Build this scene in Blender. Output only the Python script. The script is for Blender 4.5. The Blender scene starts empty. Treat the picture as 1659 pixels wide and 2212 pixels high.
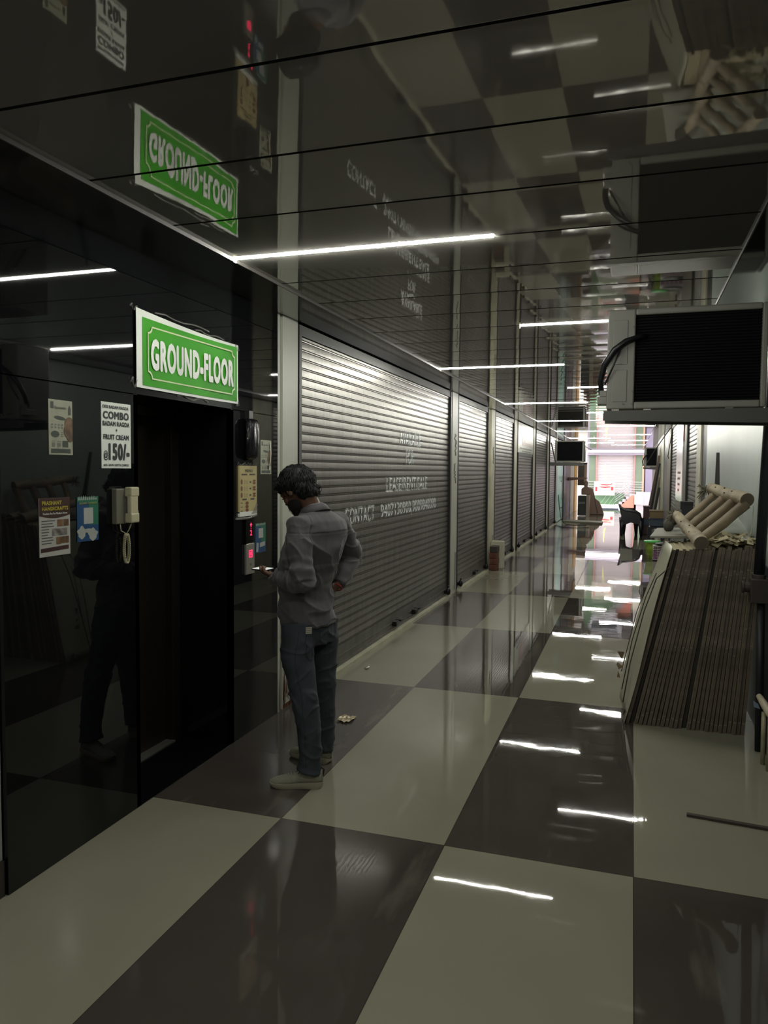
import bpy, bmesh, math, random
from mathutils import Vector, Matrix, noise
random.seed(7)
sc = bpy.context.scene
COL = sc.collection
R2 = math.radians

# ------------------------------------------------------------------ camera
cam_d = bpy.data.cameras.new('camera'); cam = bpy.data.objects.new('camera', cam_d); COL.objects.link(cam)
YAW, PITCH, ROLL, FPX = .3166, .0560, -.0084, 1631.3
_f = Vector((-math.sin(YAW)*math.cos(PITCH), math.cos(YAW)*math.cos(PITCH), -math.sin(PITCH)))
_r = Vector((math.cos(YAW), math.sin(YAW), 0)); _d = _f.cross(_r)
_r2 = _r*math.cos(ROLL)+_d*math.sin(ROLL); _d2 = _f.cross(_r2)
M = Matrix((( _r2.x, -_d2.x, -_f.x, 0), (_r2.y, -_d2.y, -_f.y, 0), (_r2.z, -_d2.z, -_f.z, 1.65), (0, 0, 0, 1)))
cam.matrix_world = M
cam_d.sensor_fit = 'VERTICAL'; cam_d.sensor_height = 36; cam_d.lens = FPX*36/2212
cam_d.clip_start = .05; cam_d.clip_end = 300
sc.camera = cam
# ------------------------------------------------------------------ light and exposure
LED_STRENGTH = 440
SKY_STRENGTH = 5.0
sc.view_settings.view_transform = 'Standard'; sc.view_settings.look = 'None'
sc.view_settings.exposure = 0.0; sc.view_settings.gamma = 1
sc.view_settings.use_curve_mapping = False
w = bpy.data.worlds.new('sky'); sc.world = w; w.use_nodes = True
w.node_tree.nodes['Background'].inputs[0].default_value = (1.0, .965, .985, 1)
w.node_tree.nodes['Background'].inputs[1].default_value = SKY_STRENGTH
sc.cycles.use_denoising = True
sc.cycles.max_bounces = 9; sc.cycles.diffuse_bounces = 5; sc.cycles.glossy_bounces = 6
sc.cycles.sample_clamp_indirect = 6
sc.cycles.caustics_reflective = True

# ------------------------------------------------------------------ materials
MATS = {}
def mat(name, c, rough=.6, metal=0., spec=.5, emit=None, es=0., bump=None, var=None, alpha=None, ior=None, trans=0, sheen=0):
    """bump=(scale, strength, stretch xyz) ; var=(scale, amount, stretch xyz)"""
    if name in MATS: return MATS[name]
    m = bpy.data.materials.new(name); m.use_nodes = True; nt = m.node_tree; b = nt.nodes['Principled BSDF']
    b.inputs['Base Color'].default_value = (*c, 1); b.inputs['Roughness'].default_value = rough
    b.inputs['Metallic'].default_value = metal; b.inputs['Specular IOR Level'].default_value = spec
    if ior: b.inputs['IOR'].default_value = ior
    if trans: b.inputs['Transmission Weight'].default_value = trans
    if alpha is not None: b.inputs['Alpha'].default_value = alpha
    if sheen: b.inputs['Sheen Weight'].default_value = sheen
    if emit: b.inputs['Emission Color'].default_value = (*emit, 1); b.inputs['Emission Strength'].default_value = es
    def nz(scale, st, detail=3):
        tc = nt.nodes.new('ShaderNodeTexCoord'); mp = nt.nodes.new('ShaderNodeMapping'); n = nt.nodes.new('ShaderNodeTexNoise')
        mp.inputs['Scale'].default_value = st; n.inputs['Scale'].default_value = scale; n.inputs['Detail'].default_value = detail
        nt.links.new(tc.outputs['Object'], mp.inputs[0]); nt.links.new(mp.outputs[0], n.inputs['Vector']); return n
    if bump:
        n = nz(bump[0], bump[2] if len(bump) > 2 else (1, 1, 1)); bp = nt.nodes.new('ShaderNodeBump')
        bp.inputs['Strength'].default_value = bump[1]; bp.inputs['Distance'].default_value = .02
        nt.links.new(n.outputs['Fac'], bp.inputs['Height']); nt.links.new(bp.outputs[0], b.inputs['Normal'])
    if var:
        n = nz(var[0], var[2] if len(var) > 2 else (1, 1, 1), 5); r = nt.nodes.new('ShaderNodeValToRGB')
        r.color_ramp.elements[0].position = .3; r.color_ramp.elements[1].position = .72
        a = var[1]; lo = tuple(max(0, x*(1-a)) for x in c); hi = tuple(min(1, x*(1+a)) for x in c)
        r.color_ramp.elements[0].color = (*lo, 1); r.color_ramp.elements[1].color = (*hi, 1)
        nt.links.new(n.outputs['Fac'], r.inputs[0]); nt.links.new(r.outputs[0], b.inputs['Base Color'])
    MATS[name] = m; return m

granite = mat('black_granite', (.0045, .0048, .006), .022, 0, .5, bump=(.8, .015))
white_wall = mat('white_paint', (.52, .53, .45), .45, bump=(3, .15), var=(2.2, .08))
wall_r = mat('pale_wall', (.44, .50, .47), .4, bump=(1.6, .2), var=(1.5, .08))
dark_wall = mat('dark_wall', (.03, .026, .022), .35)
backing = mat('dark_backing', (.015, .015, .015), .8)
cream = mat('cream_paint', (.50, .48, .36), .5, var=(5, .15))
galv = mat('galvanised_steel', (.225, .215, .197), .36, .65, var=(3, .22, (1, 9, .6)), bump=(30, .06, (1, 6, 1)))
galv_d = mat('dull_steel', (.16, .155, .14), .45, .6, var=(8, .25))
guide_m = mat('guide_steel', (.02, .02, .022), .5, .3)
lockm = mat('lock_black', (.012, .011, .012), .35, .3)
ledm = mat('led_light', (1, 1, 1), .5, emit=(1.0, 1.0, .90), es=LED_STRENGTH)
whitep = mat('white_paper', (.78, .82, .76), .4)
ink = mat('black_ink', (.012, .014, .02), .5)
brown = mat('brown_strip', (.055, .018, .014), .5)
rust = mat('rust_stain', (.10, .035, .012), .7, var=(14, .6, (1, 3, .7)))
steel = mat('brushed_steel', (.42, .41, .37), .35, .8)
bronze = mat('bronze_lift_door', (.045, .038, .028), .28, .7)
blackpl = mat('black_plastic', (.010, .010, .013), .4)

def ceiling_mat():
    m = bpy.data.materials.new('glossy_ceiling_panel'); m.use_nodes = True; nt = m.node_tree; b = nt.nodes['Principled BSDF']
    b.inputs['Base Color'].default_value = (.40, .385, .355, 1); b.inputs['Metallic'].default_value = .52
    b.inputs['Roughness'].default_value = .03
    tc = nt.nodes.new('ShaderNodeTexCoord'); mp = nt.nodes.new('ShaderNodeMapping'); n = nt.nodes.new('ShaderNodeTexNoise')
    mp.inputs['Scale'].default_value = (1.0, .9, 1); n.inputs['Scale'].default_value = 1.6; n.inputs['Detail'].default_value = 1
    bp = nt.nodes.new('ShaderNodeBump'); bp.inputs['Strength'].default_value = .018; bp.inputs['Distance'].default_value = .03
    nt.links.new(tc.outputs['Object'], mp.inputs[0]); nt.links.new(mp.outputs[0], n.inputs['Vector'])
    nt.links.new(n.outputs['Fac'], bp.inputs['Height']); nt.links.new(bp.outputs[0], b.inputs['Normal'])
    return m
ceilm = ceiling_mat()

def floor_mat():
    m = bpy.data.materials.new('checker_tiles'); m.use_nodes = True; nt = m.node_tree; b = nt.nodes['Principled BSDF']; L = nt.links.new
    def math_(op, a=None, bb=None):
        n = nt.nodes.new('ShaderNodeMath'); n.operation = op
        for i, v in enumerate((a, bb)):
            if v is None: continue
            if isinstance(v, (int, float)): n.inputs[i].default_value = v
            else: L(v, n.inputs[i])
        return n.outputs[0]
    tc = nt.nodes.new('ShaderNodeTexCoord'); s = nt.nodes.new('ShaderNodeSeparateXYZ'); L(tc.outputs['Object'], s.inputs[0])
    u = math_('DIVIDE', math_('ADD', s.outputs[0], .744+7.908), .7908); v = math_('DIVIDE', math_('SUBTRACT', s.outputs[1], 3.164-22.94), 2.294)
    fu, fv = math_('FLOOR', u), math_('FLOOR', v)
    chk = math_('MODULO', math_('ADD', fu, fv), 2)       # 0 = dark
    def joint(t, w):
        fr = math_('FRACT', t); a = math_('LESS_THAN', fr, w); c = math_('GREATER_THAN', fr, 1-w); return math_('MAXIMUM', a, c)
    jn = math_('MAXIMUM', joint(u, .0028), joint(v, .0010))
    def noise_(scale, st, det=4):
        mp = nt.nodes.new('ShaderNodeMapping'); n = nt.nodes.new('ShaderNodeTexNoise'); mp.inputs['Scale'].default_value = st
        n.inputs['Scale'].default_value = scale; n.inputs['Detail'].default_value = det
        L(tc.outputs['Object'], mp.inputs[0]); L(mp.outputs[0], n.inputs['Vector']); return n.outputs['Fac']
    def mix(f, a, c):
        n = nt.nodes.new('ShaderNodeMix'); n.data_type = 'RGBA'
        if isinstance(f, float): n.inputs[0].default_value = f
        else: L(f, n.inputs[0])
        for i, x in ((6, a), (7, c)):
            if isinstance(x, tuple): n.inputs[i].default_value = (*x, 1)
            else: L(x, n.inputs[i])
        return n.outputs[2]
    light = mix(noise_(1.3, (1, 1, 1)), (.24, .232, .172), (.32, .31, .235))
    dark = mix(noise_(1.6, (1, 1, 1)), (.052, .044, .038), (.082, .072, .064))
    col = mix(chk, dark, light)
    st = nt.nodes.new('ShaderNodeValToRGB'); L(noise_(2.4, (2.2, .5, 1), 8), st.inputs[0])
    st.color_ramp.elements[0].position = .60; st.color_ramp.elements[1].position = .75
    dust = math_('MULTIPLY', st.outputs[0], .35)
    col = mix(dust, col, (.26, .245, .19)); col = mix(jn, col, (.05, .045, .035))
    L(col, b.inputs['Base Color'])
    mr = nt.nodes.new('ShaderNodeMapRange'); mr.interpolation_type = 'SMOOTHSTEP'; L(s.outputs[0], mr.inputs[0])   # trodden dust along the left wall
    mr.inputs[1].default_value = -.95; mr.inputs[2].default_value = -1.75; mr.inputs[3].default_value = 0; mr.inputs[4].default_value = .13
    rg = math_('ADD', math_('ADD', .006, mr.outputs[0]), math_('MULTIPLY', noise_(2.0, (1, 1, 1), 6), .03)); L(rg, b.inputs['Roughness'])
    b.inputs['Specular IOR Level'].default_value = .42
    bp = nt.nodes.new('ShaderNodeBump'); bp.inputs['Strength'].default_value = .03; bp.inputs['Distance'].default_value = .02
    L(noise_(2.8, (1, 1.2, 1), 2), bp.inputs['Height']); L(bp.outputs[0], b.inputs['Normal'])
    return m
floorm = floor_mat()

# ------------------------------------------------------------------ mesh helpers
def wpos(o):
    v = Vector((0, 0, 0))
    while o is not None: v += o.location; o = o.parent
    return v
class MB:
    def __init__(s): s.v = []; s.f = []; s.m = []; s.mi = 0
    def add(s, vs, fs, mi=None):
        o = len(s.v); s.v += [tuple(p) for p in vs]
        for f in fs: s.f.append(tuple(i+o for i in f)); s.m.append(s.mi if mi is None else mi)
        return s
    def box(s, x0, x1, y0, y1, z0, z1, mi=None):
        return s.add([(x0,y0,z0),(x1,y0,z0),(x1,y1,z0),(x0,y1,z0),(x0,y0,z1),(x1,y0,z1),(x1,y1,z1),(x0,y1,z1)],
                     [(0,3,2,1),(4,5,6,7),(0,1,5,4),(1,2,6,5),(2,3,7,6),(3,0,4,7)], mi)
    def hexa(s, p, mi=None):      # 8 points ordered like box
        return s.add(p, [(0,3,2,1),(4,5,6,7),(0,1,5,4),(1,2,6,5),(2,3,7,6),(3,0,4,7)], mi)
    def quad(s, a, b, c, d, mi=None): return s.add([a,b,c,d], [(0,1,2,3)], mi)
    def loft(s, rings, mi=None, caps=True):
        n = len(rings[0]); vs = [p for r in rings for p in r]; fs = []
        for i in range(len(rings)-1):
            for k in range(n): fs.append((i*n+k, i*n+(k+1) % n, (i+1)*n+(k+1) % n, (i+1)*n+k))
        if caps: fs.append(tuple(range(n-1, -1, -1))); fs.append(tuple((len(rings)-1)*n+k for k in range(n)))
        return s.add(vs, fs, mi)
    def tube(s, pts, r, n=10, mi=None, caps=True, flat=1.0):
        pts = [Vector(p) for p in pts]; rings = []; up = None
        for i, p in enumerate(pts):
            t = (pts[min(i+1, len(pts)-1)]-pts[max(i-1, 0)]).normalized()
            if up is None: up = Vector((0,0,1)) if abs(t.z) < .9 else Vector((1,0,0))
            a = t.cross(up).normalized(); b = a.cross(t).normalized(); up = b
            rr = r[i] if isinstance(r, (list, tuple)) else r
            if not isinstance(rr, (list, tuple)): rr = (rr, rr*flat)
            rings.append([p+a*math.cos(2*math.pi*k/n)*rr[0]+b*math.sin(2*math.pi*k/n)*rr[1] for k in range(n)])
        return s.loft(rings, mi, caps)
    def ellip(s, c, ax, n=16, m=10, mi=None):   # ax: three semi-axis vectors
        c = Vector(c); ax = [Vector(a) for a in ax]; vs = []; fs = []
        for i in range(1, m):
            th = math.pi*i/m
            for k in range(n):
                ph = 2*math.pi*k/n; vs.append(c+ax[2]*math.cos(th)+(ax[0]*math.cos(ph)+ax[1]*math.sin(ph))*math.sin(th))
        top, bot = len(vs), len(vs)+1; vs += [c+ax[2], c-ax[2]]
        for i in range(m-2):
            for k in range(n): fs.append((i*n+k, (i+1)*n+k, (i+1)*n+(k+1) % n, i*n+(k+1) % n))
        for k in range(n): fs.append((top, k, (k+1) % n)); fs.append((bot, (m-2)*n+(k+1) % n, (m-2)*n+k))
        return s.add(vs, fs, mi)
    def lathe(s, c, prof, n=20, mi=None):   # prof [(r,z)]
        rings = [[(c[0]+r*math.cos(2*math.pi*k/n), c[1]+r*math.sin(2*math.pi*k/n), c[2]+z) for k in range(n)] for r, z in prof]
        return s.loft(rings, mi)
    def prism(s, poly, axis, a0, a1, mi=None):  # poly of 2d pts; axis 'x','y','z' = extrusion
        def P(p, a): return {'x': (a, p[0], p[1]), 'y': (p[0], a, p[1]), 'z': (p[0], p[1], a)}[axis]
        n = len(poly); vs = [P(p, a0) for p in poly]+[P(p, a1) for p in poly]
        fs = [tuple(range(n)), tuple(range(2*n-1, n-1, -1))]+[(k, (k+1) % n, n+(k+1) % n, n+k) for k in range(n)]
        return s.add(vs, fs, mi)
    def build(s, name, mats, parent=None, smooth=False, bevel=0, origin=None, fix=True):
        me = bpy.data.meshes.new(name)
        o = origin if origin is not None else wpos(parent)
        o = Vector(o); off = Vector((0,0,0)) if (parent is None and origin is None) else o
        me.from_pydata([tuple(Vector(p)-off) for p in s.v], [], s.f)
        if not isinstance(mats, (list, tuple)): mats = [mats]
        for x in mats: me.materials.append(x)
        for p, i in zip(me.polygons, s.m): p.material_index = min(i, len(mats)-1)
        me.update()
        if fix:
            bm = bmesh.new(); bm.from_mesh(me); bmesh.ops.recalc_face_normals(bm, faces=bm.faces); bm.to_mesh(me); bm.free()
        if smooth:
            for p in me.polygons: p.use_smooth = True
            if smooth != 'all':
                try: me.set_sharp_from_angle(angle=R2(35))
                except Exception: pass
        ob = bpy.data.objects.new(name, me); COL.objects.link(ob)
        if parent is not None: ob.parent = parent
        elif origin is not None: ob.location = o
        if bevel:
            bv = ob.modifiers.new('bevel', 'BEVEL'); bv.width = bevel; bv.segments = 2; bv.limit_method = 'ANGLE'
        return ob

def tag(o, label, cat, group=None, kind=None):
    o['label'] = label; o['category'] = cat
    if group: o['group'] = group
    if kind: o['kind'] = kind
    return o
def thing(name, label, cat, loc=(0,0,0), group=None):
    o = bpy.data.objects.new(name, None); COL.objects.link(o); o.location = loc; o.empty_display_size = .1
    o.matrix_world = Matrix.Translation(loc); tag(o, label, cat, group); return o
def struct(mb, name, m, **k):
    o = mb.build(name, m, **k); o['kind'] = 'structure'; return o
def dup(root, label=None, loc=None):
    r = root.copy(); COL.objects.link(r)
    if loc is not None: r.location = loc
    if label: r['label'] = label
    for ch in root.children:
        c = ch.copy(); COL.objects.link(c); c.parent = r
        for g in ch.children:
            d = g.copy(); COL.objects.link(d); d.parent = c
    return r

GLY = {}
def glyph(txt, bold=0.):
    """flat mesh of a text, normalised to its bounding box: ([(u,v)], faces) in 0..1"""
    k = (txt, bold)
    if k in GLY: return GLY[k]
    cu = bpy.data.curves.new('t', 'FONT'); cu.body = txt; cu.size = 1; cu.fill_mode = 'FRONT'; cu.resolution_u = 3
    cu.space_character = 1.0+bold*2.2
    ob = bpy.data.objects.new('t', cu); COL.objects.link(ob)
    bpy.context.view_layer.update()
    me = bpy.data.meshes.new_from_object(ob.evaluated_get(bpy.context.evaluated_depsgraph_get()))
    v0 = [(v.co.x, v.co.y) for v in me.vertices]; f0 = [tuple(p.vertices) for p in me.polygons]; vs, fs = [], []
    sh = [(0, 0)]+([(bold*math.cos(a), bold*.7*math.sin(a)) for a in [2*math.pi*i/8 for i in range(8)]] if bold > .004 else [])
    for q, (dx, dy) in enumerate(sh):
        o_ = len(vs); vs += [(x+dx, y+dy, q) for x, y in v0]; fs += [tuple(i+o_ for i in f) for f in f0]
    bpy.data.objects.remove(ob); bpy.data.meshes.remove(me); bpy.data.curves.remove(cu)
    x0 = min(v[0] for v in vs); x1 = max(v[0] for v in vs); y0 = min(v[1] for v in vs); y1 = max(v[1] for v in vs)
    GLY[k] = ([((x-x0)/(x1-x0), (y-y0)/(y1-y0), q) for x, y, q in vs], fs); return GLY[k]
def text(mb, txt, o, u, v, mi, bold=0.):
    """lay txt into the box spanned by vectors u (reading direction) and v (up) from corner o"""
    vs, fs = glyph(txt, bold); o, u, v = Vector(o), Vector(u), Vector(v)
    nn = u.cross(v).normalized()*.00009; mb.add([o+u*a+v*b+nn*q for a, b, q in vs], fs, mi)
def wtext(mb, txt, x, y0, y1, z0, z1, mi, bold=0.): text(mb, txt, (x, y0, z0), (0, y1-y0, 0), (0, 0, z1-z0), mi, bold)

# ================================================================== THE SETTING
XL, XR, ZC = -2.24, .80, 2.69
Y0, YE, YC = -3.2, 33.6, 38.2
struct(MB().box(-3.0, 1.3, Y0, YE, -.1, 0), 'floor', floorm)
# ceiling panels with dark joints between them
PIT = .5288; LED0 = 3.39
mb = MB(); k0 = int((Y0-LED0)/PIT)-1
y = LED0+k0*PIT
while y < YC:
    a, b = y+.007, y+PIT-.007
    # each panel is very slightly bowed
    n = 6; rings = []
    for i in range(n+1):
        t = i/n; rings.append((a+(b-a)*t, ZC - .0009*(1-(2*t-1)**2)+.0004))
    for i in range(n):
        (ya, za), (yb, zb) = rings[i], rings[i+1]
        mb.quad((-1.905, ya, za), (.465, ya, za), (.465, yb, zb), (-1.905, yb, zb))
    for q in (a, b): mb.quad((-1.905, q, ZC), (.465, q, ZC), (.465, q, ZC+.02), (-1.905, q, ZC+.02), 1)
    y += PIT
mb.box(-3.0, 1.3, Y0, YC, ZC+.02, ZC+.08, 1)
_c = struct(mb, 'ceiling', [ceilm, backing], fix=False)
for _p in _c.data.polygons: _p.use_smooth = _p.material_index == 0
# flat border strips, a little lower than the panels, with a pale edge angle
stripm = mat('border_strip', (.15, .145, .135), .08, .85, bump=(1.5, .08))
edgem = mat('edge_angle', (.045, .042, .036), .5, .0)
mb = MB().box(-2.60, -1.905, Y0, YC, 2.675, 2.685).box(-1.907, -1.901, Y0, YC, 2.673, 2.69, 1); struct(mb, 'trim_1', [stripm, edgem])
mb = MB().box(.465, 1.2, Y0, YC, 2.675, 2.685).box(.461, .467, Y0, YC, 2.673, 2.69, 1); struct(mb, 'trim_2', [stripm, edgem])
# outer shell behind everything
struct(MB().box(-3.0, -2.95, Y0, YE, 0, 2.7), 'wall_left', backing)
struct(MB().box(1.25, 1.3, Y0, YE, 0, 2.7), 'wall_right', backing)
struct(MB().box(-3.0, 1.3, Y0-.05, Y0, 0, 2.7), 'wall_back', dark_wall)
# granite lift front with the recess
gy0, gy1, ly0, ly1, lz, xd = 2.235, 4.555, 3.062, 3.942, 2.0, -2.62
mb = MB()
mb.box(XL-.03, XL, gy0, ly0, 0, 1.993).box(XL-.03, XL, ly1, gy1, 0, 1.993)
mb.box(XL-.03, XL, gy0, gy1, 1.998, 2.676)
mb.box(xd-.1, XL-.0, ly0-.03, ly0, 0, 1.999).box(xd-.1, XL-.0, ly1, ly1+.03, 0, 1.999).box(xd-.1, XL-.002, ly0, ly1, 1.999, 2.02)
mb.box(xd-.1, XL, ly0, ly1, -.005, .004)
mb.box(XL-.6, XL-.03, gy0+.01, gy1-.01, 2.02, 2.66, 0)
struct(mb, 'wall_left', granite)
mb = MB().box(-2.96, -2.262, Y0, gy0-.006, 0, 2.676)
struct(mb, 'wall_left', mat('bright_wall', (.60, .60, .60), .5, var=(3, .1)))
struct(MB().box(-2.262, -2.25, Y0, gy0-.007, 0, .14), 'baseboard_left', dark_wall)
# lift door: two sliding leaves, frame, sill with grooves
d = bpy.data.objects.new('door_1', None); COL.objects.link(d); d['kind'] = 'structure'; d.location = (xd, 3.5, 0); bpy.context.view_layer.update()
MB().box(xd-.03, xd-.005, ly0, 3.40, .01, 1.97).build('door_leaf', bronze, d)
MB().box(xd-.045, xd-.02, 3.395, 3.87, .01, 1.97).build('door_leaf', bronze, d)
MB().box(xd-.06, xd+.03, 3.86, ly1, 0, 1.995).box(xd-.06, xd+.03, ly0, 3.86, 1.94, 1.999).build('door_frame', bronze, d, bevel=.004)
mb = MB().box(xd-.05, xd+.012, ly0, 3.86, .002, .010)
mb.box(xd+.018, xd+.045, ly0, 3.86, .002, .012)
mb.build('door_sill', steel, d)

# left side: wall segments between the shutters
shut = [(4.90, 9.60, .05), (10.03, 12.28, .05), (12.93, 15.10, .05), (15.70, 18.12, .05), (18.72, 21.28, .05), (22.0, 23.85, .05)]
mb = MB().box(-2.95, XL, 4.635, 4.875, 0, 2.676).box(-2.95, XL-.004, 4.572, 4.60, 0, 2.676)
mb.box(-2.95, XL-.02, 4.60, 4.635, 0, 2.676, 1)
nr = random.Random(3)                      # rust runs at the foot of the white pier
for i in range(46):
    ya = nr.uniform(4.575, 4.86); zb = nr.uniform(0, .12); zt = zb+nr.uniform(.05, .42)*(1-(ya-4.57)*1.3)
    if 4.598 < ya < 4.637: continue
    wd = nr.uniform(.003, .012)
    mb.add([(XL+.0008, ya, zb), (XL+.0008, ya+wd, zb), (XL+.0008, ya+wd*.5, zt)], [(0, 1, 2)], 2)
mb.box(XL-.02, XL+.0006, 4.638, 4.872, 0, .03, 2)
struct(mb, 'wall_left', [white_wall, brown, rust])
piers = [(9.62, 10.01), (12.30, 12.91), (15.12, 15.68), (18.14, 18.70), (21.30, 21.98), (23.87, 24.32)]
scr = mat('pencil_marks', (.08, .07, .06), .7)
for i, (a, b) in enumerate(piers):
    mb = MB().box(-2.95, XL-.05, a, b, 0, 2.676)
    wdt = min(.34, b-a-.08) if i else .33
    mb.box(XL-.06, XL, b-wdt if i in (0, 1) else a+.05, b if i in (0, 1) else a+.05+wdt, 0, 2.676)
    if i in (0, 1):                        # illegible hand-painted marks and a power box strip
        for zc_, hh in (((1.98, .30), (1.60, .28)) if i == 0 else ((1.9, .3),)):
            zz = zc_+hh/2; pts = []
            while zz > zc_-hh/2:
                pts.append((XL+.004, b-wdt*.5+nr.uniform(-.05, .05), zz)); zz -= .022
            mb.tube(pts, .004, 4, 2)
        mb.box(XL, XL+.012, b-wdt*.35, b-wdt*.18, .05, .55, 3)
    struct(mb, 'wall_left', [cream if i else white_wall, cream, scr, mat('conduit_grey', (.25, .26, .24), .5)])

# ------------------------------------------------------------------ roller shutters
SP = .0655
def prof(z):
    """outward depth of the slat curtain at height z"""
    t = (z/SP) % 1
    pts = [(0, .000), (.05, .000), (.08, .0095), (.16, .0105), (.19, .001), (.235, .001), (.275, .0119), (.5, .0125), (.75, .0125), (.955, .0120), (1, .000)]
    for (a, p), (b, q) in zip(pts, pts[1:]):
        if t <= b: return p+(q-p)*(t-a)/(b-a)
    return 0
BR = [0, .05, .08, .16, .19, .235, .275, .5, .75, .955]
def curtain(x, sgn, ya, yb, z0, z1, ny=1):
    zs = []; k = int(z0/SP)-1
    while k*SP < z1:
        zs += [(k+t)*SP for t in BR if z0 <= (k+t)*SP <= z1]; k += 1
    mb = MB(); vs = []; ys = [ya+(yb-ya)*i/ny for i in range(ny+1)]
    for z in zs:
        for yy in ys: vs.append((x+sgn*prof(z), yy, z))
    fs = []; n = ny+1
    for i in range(len(zs)-1):
        for j in range(ny): fs.append((i*n+j, i*n+j+1, (i+1)*n+j+1, (i+1)*n+j))
    return mb.add(vs, fs)
def shutter(ya, yb, label, side='L', locks=(), padl=(), zt=2.60, ends=True, group=None, x=None):
    sg = 1 if side == 'L' else -1
    xs = (XL-.035 if side == 'L' else XR+.035) if x is None else x
    t = thing('roller_shutter', label, 'roller shutter', (xs, (ya+yb)/2, 0), group)
    curtain(xs, sg, ya+.03, yb-.03, .19, zt).build('slat_curtain', galv, t)
    X = lambda d: xs+sg*d
    def bx(mb, d0, d1, *r): a, b = sorted((X(d0), X(d1))); return mb.box(a, b, *r)
    mb = MB(); bx(mb, -.004, .012, ya+.03, yb-.03, .035, .195); bx(mb, .0, .022, ya+.03, yb-.03, .03, .055); bx(mb, 0, .018, ya+.03, yb-.03, .105, .112)
    rail_ = mb.build('bottom_rail', galv_d, t)
    for yy in (ya+.012, yb-.012):
        mb = MB(); bx(mb, -.02, .040, yy-.022, yy+.022, 0, zt+.06); mb.build('guide_rail', guide_m, t)
    mb = MB(); bx(mb, -.03, .03, ya, yb, zt-.01, min(zt+.064, 2.676)); mb.build('hood', mat('shutter_hood', (.02, .02, .02), .5), t)
    for yy in locks:
        mb = MB(); bx(mb, .012, .06, yy-.05, yy+.05, .07, .12); bx(mb, .012, .075, yy+.055, yy+.12, .105, .125)
        mb.build('lock_hasp', lockm, rail_, bevel=.004)
    for yy in padl:
        mb = MB(); a = X(.06); mb.ellip((a, yy, .09), ((.03, 0, 0), (0, .05, 0), (0, 0, .05))); mb.tube([(a, yy-.025, .11), (a, yy-.02, .16), (a, yy+.02, .16), (a, yy+.025, .11)], .008, 8)
        bx(mb, 0, .05, yy-.03, yy+.03, .06, .1)
        mb.build('padlock', lockm, rail_, smooth=True)
    return t
GRP = 'steel roller shutters down the corridor'
s1 = shutter(*shut[0][:2], 'wide nearest roller shutter with white AVAILABLE FOR LEASE lettering behind the man', locks=(7.25, 7.95), padl=(5.55-.6, 9.45), group=GRP)
shutter(*shut[1][:2], 'second left roller shutter with faint stencilled words, ending at the brick stack', locks=(11.3,), padl=(10.2, 12.15), group=GRP)
shutter(*shut[2][:2], 'third roller shutter on the left, just past the brick stack', locks=(14.2,), padl=(14.95,), group=GRP)
shutter(*shut[3][:2], 'fourth roller shutter on the left, shorter, under a pale shop signboard', locks=(16.9,), padl=(15.85, 17.95), zt=1.97, group=GRP)
shutter(*shut[4][:2], 'fifth roller shutter on the left, between the signboard shop and the last left shutter', locks=(20.1,), padl=(18.9, 21.1), group=GRP)
shutter(*shut[5][:2], 'last roller shutter on the left, beneath the small hanging air conditioner', locks=(), padl=(23.6,), group=GRP)
# cream sills under the shutters
for a, b, _ in shut:
    struct(MB().box(XL-.05, XL+.035, a, b, 0, .028), 'trim_3', cream)
# white painted words following the slat profile
def shutter_text(words, x, name, m, parent):
    for txt, ya, yb, za, zb, bold in words:
        mb = MB()
        vs, fs = glyph(txt, bold)
        bm = bmesh.new(); bv = [bm.verts.new((q*.0002, ya+(yb-ya)*a, za+(zb-za)*b)) for a, b, q in vs]
        for f in fs:
            try: bm.faces.new([bv[i] for i in f])
            except ValueError: pass
        k = int(za/SP)-1
        while k*SP < zb:
            for t in BR:
                zz = (k+t)*SP
                if za < zz < zb: bmesh.ops.bisect_plane(bm, geom=bm.verts[:]+bm.edges[:]+bm.faces[:], dist=1e-6, plane_co=(0, 0, zz), plane_no=(0, 0, 1))
            k += 1
        bm.verts.ensure_lookup_table(); bm.verts.index_update()
        P = [(x+prof(v.co.z)+.0012+v.co.x, v.co.y, v.co.z) for v in bm.verts]
        F = [tuple(v.index for v in f.verts) for f in bm.faces if not .955 < ((f.calc_center_median().z/SP) % 1) and not ((f.calc_center_median().z/SP) % 1) < .275 or random.random() < .35]
        mb.add(P, F); bm.free()
        mb.build(name, m, parent, fix=False)
paint = mat('white_stencil_paint', (.88, .90, .90), .3)
shutter_text([('AVAILABLE', 7.40, 8.21, 1.905, 2.055, .02), ('FOR', 7.64, 7.93, 1.705, 1.865, .02), ('LEASE/RENT/SALE', 6.97, 8.50, 1.43, 1.58, .02),
              ('CONTACT', 5.86, 6.62, 1.175, 1.33, .02), ('9407130900,9009840090', 6.80, 8.93, 1.165, 1.325, .02)], XL-.035, 'painted_word', paint, s1)
s2 = [o for o in COL.objects if o.name == 'roller_shutter.001'][0]
fpaint = mat('faint_stencil_paint', (.34, .34, .32), .5)
shutter_text([('CONTACT', 10.55, 11.9, 1.02, 1.13, 0.01), ('SHOP FOR RENT', 10.6, 11.9, .88, .98, 0.01), ('AVAILABLE', 10.5, 11.5, 1.5, 1.6, 0)], XL-.035, 'painted_word', fpaint, s2)

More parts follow.
